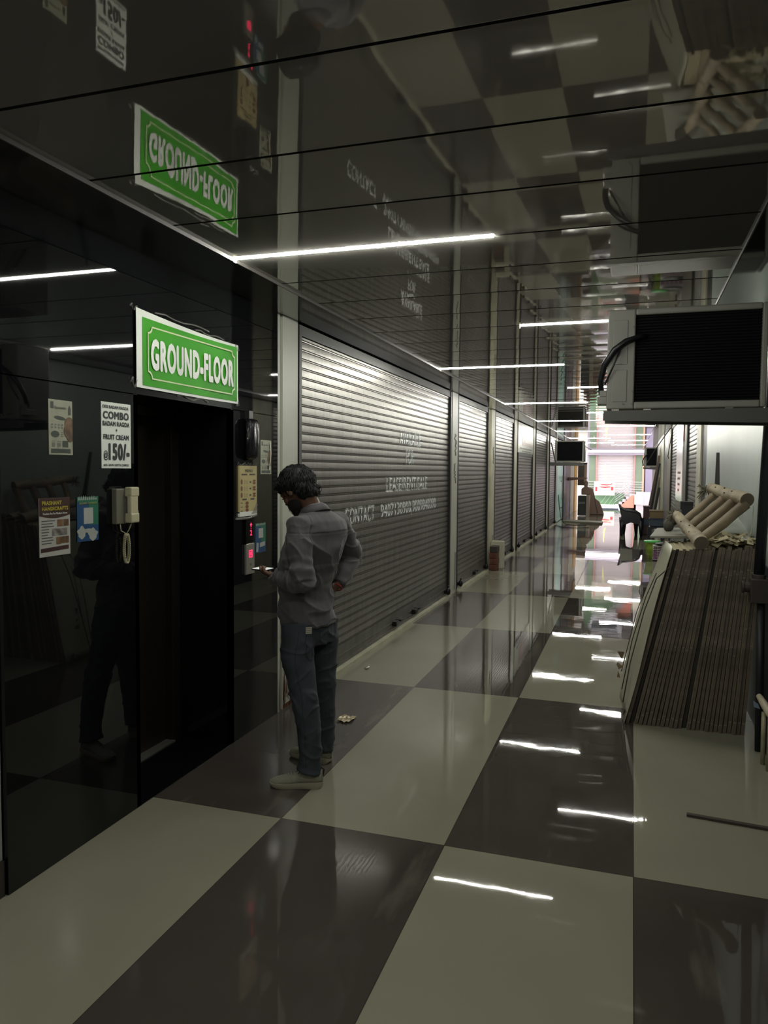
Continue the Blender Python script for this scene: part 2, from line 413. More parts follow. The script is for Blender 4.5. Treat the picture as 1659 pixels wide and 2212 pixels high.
# signboard above the fourth shutter
t = thing('shop_signboard', 'pale printed signboard with pinkish panel above the fourth left shutter', 'signboard', (XL, 17, 2.3))
mb = MB().box(XL-.04, XL-.005, 15.70, 18.12, 2.036, 2.66, 0)
mb.box(XL-.005, XL-.003, 16.35, 17.9, 2.19, 2.54, 1).box(XL-.003, XL-.002, 16.7, 17.8, 2.26, 2.5, 2)
mb.build('board', [mat('sign_pale', (.42, .44, .38), .35), mat('sign_pinkish', (.34, .22, .20), .4), mat('sign_lilac', (.50, .42, .42), .4)], t)
mb = MB()
mb.box(XL-.003, XL+.001, 16.0, 17.9, 2.115, 2.14)
mb.build('print_line', mat('grey_print', (.15, .15, .14), .5), t); mb = MB()
mb.box(XL-.003, XL+.001, 16.3, 17.7, 2.06, 2.08)
mb.build('print_line', MATS['grey_print'], t)

# right side structure
struct(MB().box(XR, 1.25, 4.45, 9.32, 0, 2.676), 'wall_right', wall_r)
struct(MB().box(XR, 1.25, Y0, 4.45, 0, 2.676), 'wall_right', dark_wall)
struct(MB().box(.757, XR, 3.0, 4.50, 0, 1.20), 'trim_4', mat('slate_dado_and_shade', (.022, .028, .038), .4))
struct(MB().box(.786, XR, 4.5, 5.14, 0, 1.08), 'trim_4', MATS['slate_dado_and_shade'])  # no dado here: thin dark strip painting the wall's shade beside the boards
struct(MB().box(XR, 1.25, 9.32, 9.9, 0, 2.676), 'wall_right', mat('dark_jamb', (.02, .02, .025), .5))
struct(MB().box(XR-.02, 1.25, 9.9, 10.5, 0, 2.676), 'wall_right', cream)
shutter(10.55, 12.62, 'nearest roller shutter on the right, behind the wooden log frame', 'R', padl=(12.4,), locks=(11.5,), group=GRP)
struct(MB().box(XR-.01, 1.25, 12.66, 15.25, 0, 2.676), 'wall_right', mat('grey_jamb', (.20, .185, .16), .5))
shutter(15.32, 17.7, 'further roller shutter on the right, beyond the tall white poster strip', 'R', padl=(15.6,), group=GRP)
struct(MB().box(XR-.01, 1.25, 17.7, 19.2, 0, 2.676), 'wall_right', mat('tan_jamb', (.22, .18, .14), .5))
struct(MB().box(XR+.0, 1.25, 19.2, 21.3, 0, 2.676), 'wall_right', mat('dark_door', (.018, .016, .022), .4))
struct(MB().box(XR-.02, 1.25, 21.3, 26, 0, 2.676), 'wall_right', cream)
struct(MB().box(XR, 1.25, 26, YE, 0, 2.676), 'wall_right', mat('lilac_grey', (.30, .26, .26), .6))
# left beyond the shutters
struct(MB().box(-2.95, XL-.0, 26.85, 27.6, 0, 2.676), 'wall_left', mat('dark_frame', (.02, .025, .03), .4))
struct(MB().box(-2.95, XL-.03, 27.6, 29.9, 0, 2.676), 'wall_left', mat('maroon_panel', (.075, .025, .022), .5))
struct(MB().box(-2.95, XL, 29.9, 30.8, 0, 2.676), 'wall_left', cream)
struct(MB().box(-2.95, XL-.02, 30.8, YE, 0, 2.676), 'wall_left', mat('offwhite', (.60, .56, .48), .6))
struct(MB().box(XL-.02, XL+.03, 31.9, 33.2, 0, 2.4), 'trim_5', mat('yellow_paint', (.75, .42, .09), .5))
# glazed shop door
d = bpy.data.objects.new('door_2', None); COL.objects.link(d); d['kind'] = 'structure'; d.location = (XL, 25.5, 0); bpy.context.view_layer.update()
MB().box(XL-.04, XL-.03, 24.4, 26.8, .02, 2.6).build('glass_pane', mat('aqua_glass', (.34, .72, .63), .3, spec=.3), d)
mb = MB()
for a, b in ((24.32, 24.42), (26.76, 26.88)): mb.box(XL-.06, XL-.01, a, b, 0, 2.66)
mb.box(XL-.06, XL-.01, 24.4, 26.8, 2.56, 2.66).box(XL-.05, XL-.02, 26.0, 26.8, 1.30, 1.33).box(XL-.05, XL-.02, 26.0, 26.8, .40, .43)
mb.build('door_frame', guide_m, d)
MB().tube([(XL+.03, 25.9, .7), (XL+.03, 25.9, 1.5)], .018, 8).build('door_handle', steel, d)

# ================================================================== LED LINES
def led(x0, x1, yy, label):
    t = thing('ceiling_light', label, 'ceiling light', ((x0+x1)/2, yy, ZC), 'linear lights set in the ceiling joints')
    MB().box(x0, x1, yy-.0025, yy+.0025, ZC-.006, ZC-.001).build('diffuser', ledm, t)
    MB().box(x0-.004, x0, yy-.014, yy+.014, ZC-.02, ZC+.004).build('end_cap', cream, t)
led(-1.90, -.61, LED0, 'linear ceiling light nearest the green ground floor sign')
names = {1: 'linear ceiling light just left of the large hanging air conditioner', 2: 'linear ceiling light over the far edge of the nearest roller shutter',
         3: 'linear ceiling light hidden just past the large air conditioner', 4: 'linear ceiling light above the third left shutter',
         5: 'linear ceiling light right of centre beyond the third left shutter', 6: 'linear ceiling light above the shop signboard',
         7: 'linear ceiling light right of centre beyond the shop signboard', 8: 'linear ceiling light before the small far air conditioner',
         9: 'linear ceiling light right of centre beside the far air conditioner', 10: 'linear ceiling light past the small far air conditioner',
         11: 'right-hand linear ceiling light over the glazed shop door bay', 12: 'left-hand linear ceiling light near the corridor end',
         13: 'last linear ceiling light on the right at the corridor end'}
for k in range(1, 14):
    yy = LED0+k*4*PIT
    if k % 2: led(-.79, .44, yy, names[k])
    else: led(-1.90, -.66, yy, names[k])
led(-.79, .44, LED0-4*PIT, 'linear ceiling light overhead, right of the camera')
led(-1.90, -.66, LED0-8*PIT, 'linear ceiling light behind the camera on the left')
# ================================================================== ON THE GRANITE FRONT
green = mat('sign_green', (.045, .36, .012), .5, spec=.2, var=(3, .15)); lime = mat('sign_pale_line', (.62, .74, .42), .4)
clear = mat('clear_tape', (.45, .45, .42), .15, alpha=.28)
t = thing('floor_sign', 'green sign reading GROUND-FLOOR with white border above the lift doorway', 'sign', (XL, 3.52, 2.2))
mb = MB()                                   # sagging printed sheet, white margin wider on the left
def sheet(mb, x, y0, y1, zt0, zt1, zb0, zb1, mi, n=14, sag=.012, th=.0):
    for i in range(n):
        a, b = i/n, (i+1)/n
        def P(s, top):
            yy = y0+(y1-y0)*s; z = (zt0+(zt1-zt0)*s) if top else (zb0+(zb1-zb0)*s)
            z -= sag*math.sin(math.pi*s)*(1 if top else .25); return (x+.003*math.sin(5*s), yy, z)
        mb.add([P(a, 0), P(b, 0), P(b, 1), P(a, 1)], [(0, 1, 2, 3)], mi)
sheet(mb, XL+.010, 3.045, 4.015, 2.402, 2.376, 2.030, 2.032, 0)
sheet(mb, XL+.012, 3.090, 4.000, 2.366, 2.362, 2.043, 2.045, 1, sag=.008)
sh_ = mb.build('sheet', [mat('sign_white', (.80, .84, .78), .35), green], t, fix=False)
mb = MB(); x = XL+.0165
def notched(y0, y1, z0, z1, r, n=5):
    out = []
    for cy, cz, a0 in ((y1, z1, 180), (y1, z0, 90), (y0, z0, 0), (y0, z1, -90)):   # concave corners
        arc = []
        for i in range(n+1):
            a = R2(a0+90*i/n); arc.append((cy+r*math.cos(a), cz+r*math.sin(a)))
        out.append(arc)
    # order: top right .. bottom right .. bottom left .. top left
    tr = out[0]; br = out[1]; bl = out[2]; tl = out[3]
    return tr[::1]+br[::-1][::-1]+bl+tl
def outline(y0, y1, z0, z1, r, wd):
    def ring(y0, y1, z0, z1, r):
        pts = []
        for cy, cz, sa in ((y1, z1, 180), (y1, z0, 90), (y0, z0, 0), (y0, z1, 270)):
            seq = [(cy+r*math.cos(R2(sa+90*i/5)), cz+r*math.sin(R2(sa+90*i/5))) for i in range(6)]
            pts.append(seq)
        # each corner must run clockwise: tr enters from the top edge
        tr = sorted(pts[0], key=lambda p: -p[1]); br = sorted(pts[1], key=lambda p: -p[1]); bl = sorted(pts[2], key=lambda p: p[1]); tl = sorted(pts[3], key=lambda p: p[1])
        return tr+br+bl+tl
    A = ring(y0, y1, z0, z1, r); B = ring(y0+wd, y1-wd, z0+wd, z1-wd, r); n = len(A); vs = [(x, p[0], p[1]-.006*math.sin(math.pi*(p[0]-y0)/(y1-y0))) for p in A+B]
    return vs, [(i, (i+1) % n, n+(i+1) % n, n+i) for i in range(n)]
mb.add(*outline(3.125, 3.965, 2.078, 2.332, .032, .007))
mb.build('border_line', lime, sh_, fix=False)
mb = MB(); wtext(mb, 'GROUND-FLOOR', x+.001, 3.148, 3.945, 2.122, 2.276, 0, .062); mb.build('lettering', MATS['sign_white'], sh_, fix=False)
for yy, zz, sy, sz in ((3.02, 2.40, .06, .03), (3.02, 2.05, .06, .05), (3.99, 2.36, .05, .04), (3.99, 2.04, .05, .05), (3.3, 2.405, .5, .012), (3.62, 2.385, .3, .012), (3.45, 2.02, .3, .02)):
    pts = []
    for i in range(7): pts.append((XL+.006+.004*math.sin(i*2.1), yy+sy*(i/6-.2), zz+.5*sz*math.sin(i*1.7)))
    MB().tube(pts, .0016, 4, flat=3).build('tape', clear, t, smooth='all')

def poster(name, label, y0, y1, z0, z1, m0, tilt=0):
    t = thing(name, label, 'poster', (XL, (y0+y1)/2, (z0+z1)/2))
    return t
# price poster
y0, y1, z0, z1 = 2.800, 3.006, 1.646, 1.942
t = thing('poster', 'white poster in black letters offering a COMBO at 150, left of the lift doorway', 'poster', (XL, 2.9, 1.8))
MB().box(XL+.0005, XL+.003, y0, y1, z0, z1).build('sheet', whitep, t)
mb = MB(); x = XL+.0038
for s, a, b, c, d_, bo in (('DESI BADAM RAGDA', .04, .92, .905, .955, .03), ('COMBO', .05, .93, .745, .865, .06), ('BADAM RAGDA', .04, .95, .64, .715, .05), ('+', .46, .53, .56, .605, .03),
                       ('FRUIT CREAM', .06, .92, .435, .515, .045), ('@', .06, .20, .12, .27, .015), ('150/-', .22, .95, .12, .385, .07), ('ADD- SHOP-8 ADITYA COMPLEX', .05, .92, .03, .065, .015)):
    wtext(mb, s, x, y0+(y1-y0)*a, y0+(y1-y0)*b, z0+(z1-z0)*c, z0+(z1-z0)*d_, 0, bo)
mb.build('lettering', ink, t, fix=False)
# cafe posters, one on either side of the doorway
beige = mat('poster_beige', (.36, .36, .27), .35, var=(20, .1)); dgreen = mat('poster_dark_green', (.035, .05, .035), .4); food = mat('poster_food_brown', (.14, .075, .035), .4, var=(30, .6)); grey = mat('poster_grey', (.16, .16, .13), .4)
def cafe(y0, y1, z0, z1, label, tear):
    t = thing('poster', label, 'poster', (XL, (y0+y1)/2, (z0+z1)/2)); W, H = y1-y0, z1-z0; x = XL+.0038
    MB().box(XL+.0005, XL+.003, y0, y1, z0, z1).build('sheet', beige, t)
    B = lambda mb, a, b, c, d, mi=0, dx=0: mb.quad((x+dx, y0+W*a, z0+H*c), (x+dx, y0+W*b, z0+H*c), (x+dx, y0+W*b, z0+H*d), (x+dx, y0+W*a, z0+H*d), mi)
    mb = MB(); B(mb, .08, .2, .84, .96); B(mb, .82, .93, .74, .86); mb.add([(x, y0+W*.82, z0+H*.86), (x, y0+W*.93, z0+H*.86), (x, y0+W*.875, z0+H*.92)], [(0, 1, 2)])
    pts = [(x, y0+W*(.46+.24*math.cos(a)), z0+H*(.67+.035*math.sin(a)-.03*math.cos(a)*.5)) for a in [2*math.pi*i/20 for i in range(20)]]; mb.add(pts, [tuple(range(20))])
    pts = [(x, y0+W*(.26+.17*math.cos(a)), z0+H*(.375+.06*math.sin(a))) for a in [2*math.pi*i/20 for i in range(20)]]; mb.add(pts, [tuple(range(20))])
    B(mb, .08, .9, .03, .11); B(mb, .56, .80, .14, .26, 0)
    mb.build('dark_shapes', dgreen, t, fix=False)
    mb = MB()
    for q_, (cx_, cz_, r) in enumerate(((.86, .58, .2), (.84, .44, .22), (.9, .33, .15))):
        pts = []
        for i in range(18):
            a = 2*math.pi*i/18; pts.append((x+.0004+.0003*q_, min(y1-.002, y0+W*cx_+r*W*math.cos(a)), z0+H*cz_+r*W*math.sin(a)))
        mb.add(pts, [tuple(range(18))])
    mb.build('food_picture', food, t, fix=False)
    mb = MB()
    wtext(mb, 'Spoons', x+.0003, y0+W*.24, y0+W*.72, z0+H*.82, z0+H*.89, 0, .01)
    for i in range(4):
        for j in range(2): B(mb, .10+.14*i, .17+.14*i, .53-.05*j, .56-.05*j)
    for i in range(3): B(mb, .50, .60, .33+.035*i, .345+.035*i)
    B(mb, .12, .24, .14, .22); B(mb, .34, .48, .14, .22); B(mb, .12, .26, .24, .25); B(mb, .34, .5, .24, .25)
    mb.build('small_print', grey, t, fix=False)
    if tear:
        MB().tube([(XL+.006, y1-W*.12, z1-H*.05), (XL+.008, y1-W*.10, z1-H*.4), (XL+.006, y1-W*.22, z0+H*.12)], .006, 5, flat=.3).build('crease', mat('torn_edge', (.55, .55, .45), .3), t)
    return t
cafe(2.482, 2.618, 1.700, 1.924, 'beige cafe menu poster at far left of the black granite', False)
cafe(4.311, 4.458, 1.615, 1.832, 'creased beige cafe poster right of the lift doorway', True)
# handicraft poster
y0, y1, z0, z1 = 2.422, 2.595, 1.287, 1.524; W, H = y1-y0, z1-z0; x = XL+.0036
maroon = mat('poster_maroon', (.045, .016, .014), .4); gold = mat('poster_yellow', (.50, .42, .05), .4)
t = thing('poster', 'white poster with maroon head reading PRASHANT HANDICRAFTS, lowest at far left', 'poster', (XL, 2.5, 1.4))
MB().box(XL+.0005, XL+.003, y0, y1, z0, z1).build('sheet', mat('poster_offwhite', (.42, .42, .39), .4), t)
mb = MB(); pts = [(x, y0, z1), (x, y0, z0+H*.70)]+[(x, y0+W*i/12, z0+H*(.70-.05*math.sin(math.pi*i/12))) for i in range(1, 12)]+[(x, y1, z0+H*.70), (x, y1, z1)]
mb.add(pts, [tuple(range(len(pts)))]); mb.build('header_band', maroon, t, fix=False); mb = MB(); mb.quad((x, y0+W*.03, z0+H*.075), (x, y0+W*.94, z0+H*.095), (x, y0+W*.94, z0+H*.165), (x, y0+W*.03, z0+H*.145))
mb.build('footer_band', maroon, t, fix=False)
mb = MB(); wtext(mb, 'PRASHANT', x+.0005, y0+W*.08, y0+W*.72, z0+H*.88, z0+H*.95, 0, .045); wtext(mb, 'HANDICRAFTS', x+.0005, y0+W*.08, y0+W*.93, z0+H*.785, z0+H*.85, 0, .045); mb.build('heading', gold, t, fix=False)
mb = MB(); wtext(mb, 'Timeless Art For Modern Home', x+.0005, y0+W*.1, y0+W*.9, z0+H*.715, z0+H*.75, 1, .01)
for i in range(9):
    mb.quad(*[(x, y0+W*a, z0+H*b) for a, b in ((.06, .60-i*.048), ((.5, .42, .46, .3, .3, .26, .42, .44, .38)[i], .60-i*.048), ((.5, .42, .46, .3, .3, .26, .42, .44, .38)[i], .617-i*.048), (.06, .617-i*.048))], 0)
mb.build('small_print', [mat('print_grey', (.09, .08, .08), .5), whitep], t, fix=False)
for a, b, c, d_ in ((.57, .75, .50, .62), (.77, .95, .50, .62), (.40, .9, .345, .47), (.53, .68, .19, .32), (.68, .82, .2, .32), (.83, .95, .2, .32)):
    mb = MB().quad((x, y0+W*a, z0+H*c), (x, y0+W*b, z0+H*c), (x, y0+W*b, z0+H*d_), (x, y0+W*a, z0+H*d_)); mb.build('picture', food if a != .40 else mat('poster_photo_grey', (.2, .19, .17), .4, var=(40, .7)), t, fix=False)
# payment stickers (code itself left out)
pblue = mat('sticker_blue', (.02, .07, .18), .3); pteal = mat('sticker_green', (.03, .16, .10), .3); pgrey = mat('torn_paper', (.36, .38, .35), .6)
def sticker(y0, y1, z0, z1, label, torn):
    W, H = y1-y0, z1-z0; x = XL+.003
    t = thing('payment_sticker', label, 'sticker', (XL, (y0+y1)/2, (z0+z1)/2))
    mb = MB(); mb.box(XL+.0005, x, y0, y0+W*.55, z0, z0+H*.93, 0).box(XL+.0005, x, y0+W*.55, y1, z0+H*.0, z0+H*.35, 0).box(XL+.0005, x, y0+W*.55, y1, z0+H*.35, z0+H*.93, 1)
    mb.box(XL+.0005, x+.0002, y0, y1, z0+H*.86, z0+H*.97, 1)
    mb.build('sheet', [pblue, pteal], t)
    mb = MB(); r = random.Random(int(y0*100))
    for i in range(9): a = .04+.1*i; mb.add([(x+.0006, y0+W*a, z0+H*.90), (x+.0006, y0+W*(a+.09), z0+H*.91), (x+.0006, y0+W*(a+.05), z0+H*(.95+r.random()*.06))], [(0, 1, 2)])
    if torn:
        for q_, (cy_, cz_, ry, rz) in enumerate(((.2, .2, .2, .13), (.72, .14, .22, .13), (.5, .23, .3, .04))):
            mb.add([(x+.0006+.0003*q_, y0+W*(cy_+ry*math.cos(a)*(1+.2*math.sin(5*a))), z0+H*(cz_+rz*math.sin(a)*(1+.15*math.cos(4*a)))) for a in [2*math.pi*i/24 for i in range(24)]], [tuple(range(24))])
    else:
        MB().quad(*[(x+.0006, y0+W*a, z0+H*b) for a, b in ((.42, .17), (.93, .2), (.93, .35), (.42, .32))]).build('torn_paper', pgrey, t, fix=False); mb.quad(*[(x+.0006, y0+W*a, z0+H*b) for a, b in ((.06, .03), (.26, .04), (.3, .32), (.1, .34))])
    mb.build('torn_paper', pgrey, t, fix=False)
    if torn:
        mb = MB(); wtext(mb, 'ASSURED CASHBACK', x+.0012, y0+W*.08, y1-W*.06, z0+H*.81, z0+H*.855, 0, .02); mb.build('lettering', mat('sticker_lime', (.35, .42, .12), .4), t, fix=False)
    mb = MB().box(x, x+.0008, y0+W*.3, y0+W*.74, z0+H*(.38 if torn else .48), z0+H*(.73 if torn else .80)); mb.build('white_panel', mat('sticker_white', (.42, .44, .42), .4), t)
    return t
sticker(2.639, 2.773, 1.330, 1.528, 'blue and green payment sticker, torn at the bottom, beside the handicrafts poster', True)
sticker(4.240, 4.379, 1.118, 1.310, 'blue and green payment sticker to the right of the lift call panel', False)
# menu card taped under the wrapped box
y0, y1, z0, z1 = 4.022, 4.241, 1.360, 1.667; W, H = y1-y0, z1-z0; x = XL+.012
t = thing('menu_card', 'yellow MENU card taped up above the lift display', 'menu card', (XL, 4.13, 1.5))
mb = MB().box(XL+.0005, x, y0, y1, z0+.02, z1).box(XL+.0005, x+.001, y0, y1, z0, z0+.028, 1); mb.build('sheet', [mat('menu_yellow', (.50, .42, .20), .3), whitep], t)
mb = MB(); wtext(mb, 'MENU', x+.001, y0+W*.3, y0+W*.75, z0+H*.87, z0+H*.93, 0, .012)
for a, b, zz in ((.1, .43, .81), (.55, .9, .81), (.15, .4, .32), (.62, .85, .32)): mb.quad((x+.001, y0+W*a, z0+H*zz), (x+.001, y0+W*b, z0+H*zz), (x+.001, y0+W*b, z0+H*(zz+.03)), (x+.001, y0+W*a, z0+H*(zz+.03)))
for r_ in range(3):
    zz = .70-.13*r_
    for j in range(3):
        for a in (.26, .39): mb.quad((x+.001, y0+W*a, z0+H*(zz-j*.028)), (x+.001, y0+W*(a+.06), z0+H*(zz-j*.028)), (x+.001, y0+W*(a+.06), z0+H*(zz-j*.028+.008)), (x+.001, y0+W*a, z0+H*(zz-j*.028+.008)))
    mb.quad((x+.001, y0+W*.56, z0+H*(zz-.04)), (x+.001, y0+W*.66, z0+H*(zz-.04)), (x+.001, y0+W*.66, z0+H*(zz-.01)), (x+.001, y0+W*.56, z0+H*(zz-.01)))
for j in range(3): mb.quad((x+.001, y0+W*.06, z0+H*(.26-j*.08)), (x+.001, y0+W*.17, z0+H*(.26-j*.08)), (x+.001, y0+W*.17, z0+H*(.275-j*.08)), (x+.001, y0+W*.06, z0+H*(.275-j*.08)))
mb.build('lettering', mat('menu_brown', (.05, .03, .02), .5), t, fix=False)
mb = MB(); el = lambda cy_, cz_, ry, rz: mb.add([(x+.0014, y0+W*(cy_+ry*math.cos(a)), z0+H*(cz_+rz*math.sin(a))) for a in [2*math.pi*i/14 for i in range(14)]], [tuple(range(14))])
for r_ in range(3): zz = .68-.13*r_; el(.84, zz+.02, .09, .022); el(.84, zz-.026, .09, .022); el(.11, zz, .055, .055)
for j in range(3): el(.42, .26-.07*j, .09, .034)
mb.build('food_picture', mat('menu_food', (.17, .055, .025), .4), t, fix=False)
mb = MB()
rt = random.Random(8)
for i in range(12):
    yy = y0-.01+W*1.0*i/11; mb.tube([(XL+.004, yy, z1+.0), (XL+.012, yy+rt.uniform(-.01, .015), z1+rt.uniform(.008, .024)), (XL+.004, yy+.02, z1+.004)], rt.uniform(.002, .006), 4, flat=.4)
for i in range(16):
    zz = z0+H*(i+rt.uniform(-.4, .4))/15; mb.tube([(XL+.006, y1, zz), (XL+.012, y1+rt.uniform(.002, .016), zz+rt.uniform(-.01, .02))], rt.uniform(.002, .006), 4, flat=.4)
mb.tube([(XL+.008, y0-.03, z0-.01), (XL+.014, y0+.1, z0-.014), (XL+.01, y1, z0)], .008, 5)
mb.add([(x+.003, y1-W*.35, z0+.01), (x+.003, y1-.004, z0+.012), (x+.003, y1, z0+.09), (x+.003, y1-W*.12, z0+.05)], [(0, 1, 2, 3)])
mb.build('tape', mat('shiny_tape', (.30, .29, .27), .12, alpha=.55), t, smooth='all')
# black wrapped box
t = thing('wrapped_box', 'slim black box wrapped in shiny plastic above the menu card', 'box', (XL, 4.14, 1.83))
mb = MB(); rings = []
for z_, s_ in ((1.70, .35), (1.715, .85), (1.74, 1), (1.92, 1), (1.945, .85), (1.955, .4)):
    rings.append([(XL+.001+.065*s_*(.5-.5*math.cos(a))*(1+.05*math.sin(9*a+z_*40)), 4.14+.066*s_*math.sin(a), z_) for a in [2*math.pi*i/28 for i in range(28)]])
mb.loft(rings).build('wrapping', mat('black_wrap', (.008, .008, .010), .14, bump=(30, .8, (1, 3, .25))), t, smooth='all')
MB().box(XL, XL+.03, 4.11, 4.16, 1.95, 2.0).build('cable_stub', blackpl, t)
# lift display and call button
t = thing('lift_call_panel', 'lift call panel, black display showing red 2 over steel plate with red button', 'lift panel', (XL, 4.15, 1.17))
redm = mat('red_digits', (.5, .0, .03), .4, emit=(1, .03, .12), es=1.6)
disp_ = MB().box(XL, XL+.014, 4.098, 4.20, 1.185, 1.35).build('display', mat('black_glass', (.004, .004, .005), .08), t)
mb = MB(); wtext(mb, '2', XL+.0148, 4.148, 4.172, 1.238, 1.272, 0, .02)
mb.add([(XL+.0148, 4.145, 1.302), (XL+.0148, 4.175, 1.302), (XL+.0148, 4.16, 1.318)], [(0, 1, 2)]).box(XL+.0146, XL+.0148, 4.155, 4.165, 1.29, 1.302).box(XL+.0146, XL+.0148, 4.157, 4.163, 1.278, 1.283)
mb.build('floor_digit', redm, disp_, fix=False)
plt_ = MB().box(XL, XL+.016, 4.098, 4.205, 1.0, 1.19).build('steel_plate', steel, t, bevel=.003)
mb = MB(); 
for a in ((4.133, 4.139, 1.105, 1.145), (4.166, 4.172, 1.105, 1.145), (4.133, 4.172, 1.102, 1.108), (4.133, 4.172, 1.142, 1.148), (4.147, 4.158, 1.115, 1.136)): mb.box(XL+.016, XL+.018, *a)
mb.build('call_button', redm, plt_)
MB().tube([(XL+.016, 4.152, 1.06), (XL+.018, 4.152, 1.06)], .009, 10).build('key_switch', galv_d, plt_)
# intercom handset
cr = mat('yellowed_plastic', (.50, .47, .31), .4); crs = mat('grey_beige_plastic', (.16, .155, .12), .45)
t = thing('intercom_phone', 'yellowed wall intercom handset with coiled cord left of lift doorway', 'intercom', (XL, 2.93, 1.47))
MB().box(XL, XL+.028, 2.866, 2.94, 1.392, 1.553).build('base', crs, t, bevel=.004)
mb = MB().box(XL+.026, XL+.062, 2.925, 2.988, 1.515, 1.560).box(XL+.026, XL+.062, 2.925, 2.988, 1.395, 1.44).box(XL+.038, XL+.06, 2.925, 2.982, 1.43, 1.53)
mb.build('handset', cr, t, bevel=.006)
MB().box(XL+.03, XL+.05, 2.988, 2.995, 1.42, 1.45).build('hook_switch', cr, t)
pts = []; N = 900
for i in range(N):                       # the coil hangs as a narrow loop
    s = i/N; a = math.pi*2*s
    cy_ = 2.945+.018*math.sin(a)*(1 if s < .5 else 1); cz_ = 1.275+.068*math.cos(a)
    pts.append((XL+.02+.0062*math.cos(44*a), cy_+.0062*math.sin(44*a)*abs(math.cos(a)), cz_+.0062*math.sin(44*a)*math.sin(a)))
mb = MB().tube(pts, .0022, 5)
mb.tube([(XL+.02, 2.90, 1.392), (XL+.02, 2.905, 1.36), (XL+.02, 2.94, 1.345)], .0025, 5).tube([(XL+.045, 2.95, 1.395), (XL+.03, 2.948, 1.36), (XL+.02, 2.945, 1.345)], .0025, 5)
mb.tube([(XL+.02, 2.935, 1.34), (XL+.02, 2.955, 1.338)], .007, 8)
mb.build('coiled_cord', cr, t, smooth='all')

# ================================================================== AIR CONDITIONERS
acb = mat('ac_casing', (.23, .23, .20), .45, var=(4, .12)); acc = mat('ac_coil', (.0030, .0032, .0045), .75, spec=.15, bump=(60, .12, (1, 1, 6))); bracket_m = mat('bracket_grey', (.075, .075, .068), .45)
def ac(x0, x1, yf, dep, z0, z1, side, label, nfin=26):
    """outdoor unit, coil side facing -y ; side = +1 wall at +x"""
    t = thing('air_conditioner', label, 'air conditioner', ((x0+x1)/2, yf+dep/2, z0)); Wd = x1-x0
    cl = .145*Wd/.8; ca, cb = (x0+cl, x1-.03) if side > 0 else (x0+.06, x1-.05)
    mb = MB()                              # casing as a ring around the coil
    mb.box(x0, ca, yf, yf+dep, z0, z1).box(cb, x1, yf, yf+dep, z0, z1).box(ca, cb, yf, yf+dep, z1-.035, z1).box(ca, cb, yf, yf+dep, z0, z0+.04).box(ca, cb, yf+dep-.02, yf+dep, z0, z1)
    cas_ = mb.build('casing', acb, t, bevel=.008)
    mb = MB().box(ca, cb, yf+.03, yf+.05, z0+.04, z1-.035)
    n = nfin
    for i in range(n): zz = z0+.045+(z1-z0-.09)*i/(n-1); mb.box(ca, cb, yf+.016, yf+.03, zz-.0025, zz+.0025)
    mb.build('coil', acc, t)
    if side > 0:
        MB().box(x0+.03, ca-.04, yf-.004, yf+.002, z0+.25, z1-.06).box(x0+.03, ca-.04, yf-.004, yf+.002, z0+.04, z0+.22).build('pressed_panel', acb, cas_, bevel=.003)
        mb = MB()
        for px, pz in ((ca-.01, z1-.1), (ca-.01, z0+.1), (x0+.09, z0+.03), (ca-.012, z0+.03)): mb.tube([(px, yf-.002, pz), (px, yf-.006, pz)], .005, 8)
        mb.build('screws', galv_d, cas_)
        MB().box(x0-.05, x0+.002, yf+.02, yf+.12, z0+.03, z0+.075).box(x0-.04, x0, yf+.03, yf+.1, z0+.075, z0+.11).build('valve_cover', acb, t, bevel=.004)
        pts = [(x0-.03, yf+.06, z0+.09), (x0-.035, yf+.03, z0+.17), (x0-.015, yf-.0, z0+.25), (x0+.04, yf-.035, z0+.33), (x0+.10, yf-.035, z0+.375), (ca+.02, yf-.01, z0+.40), (ca+.06, yf+.02, z0+.405)]
        MB().tube(pts, [.016, .017, .018, .017, .016, .014, .012], 10).tube([(x0-.01, yf, z0+.14), (x0+.03, yf-.03, z0+.23), (x0+.07, yf-.04, z0+.33)], .005, 6).build('refrigerant_hose', blackpl, t, smooth='all')
    else:
        MB().box(x1, x1+.03, yf+.03, yf+dep-.02, z0+.02, z1-.02).build('side_grille', blackpl, t)
    mb = MB()
    if side > 0:
        wx = XR
        for ya in (yf-.015, yf+dep-.04):
            mb.hexa([(x0-.015, ya, z0-.062), (wx, ya, z0-.085), (wx, ya+.05, z0-.085), (x0-.015, ya+.05, z0-.062), (x0-.015, ya, z0-.010), (wx, ya, z0-.004), (wx, ya+.05, z0-.004), (x0-.015, ya+.05, z0-.010)])
        mb.box(wx-.02, wx, yf-.02, yf+dep, z0-.09, z0+.3)
    else:
        for ya in (yf-.015, yf+dep-.04): mb.box(XL+.007, x1, ya, ya+.05, z0-.10, z0-.01)
        mb.tube([(XL+.03, yf+.0, z0+.55), (x0+.02, yf+.0, z0)], .02, 6)
    mb.build('wall_bracket', bracket_m, t)
    mb = MB()
    for px in ((x0+.03, x0+.2, x1-.2) if side > 0 else (x0+.1, x1-.15)): mb.box(px, px+.04, yf+.0, yf+dep, z0-.012, z0)
    mb.build('foot', galv, t)
    return t
ac(-.150, .672, 4.50, .32, 2.003, 2.560, 1, 'large outdoor air conditioner unit hanging from the near right wall', 30)
ac(-2.10, -1.30, 22.0, .35, 1.905, 2.51, -1, 'small distant outdoor air conditioner unit hanging on the left wall')
ac(.33, .72, 24.0, .3, 1.80, 2.38, 1, 'distant outdoor air conditioner unit on the right wall near the corridor end', 14)

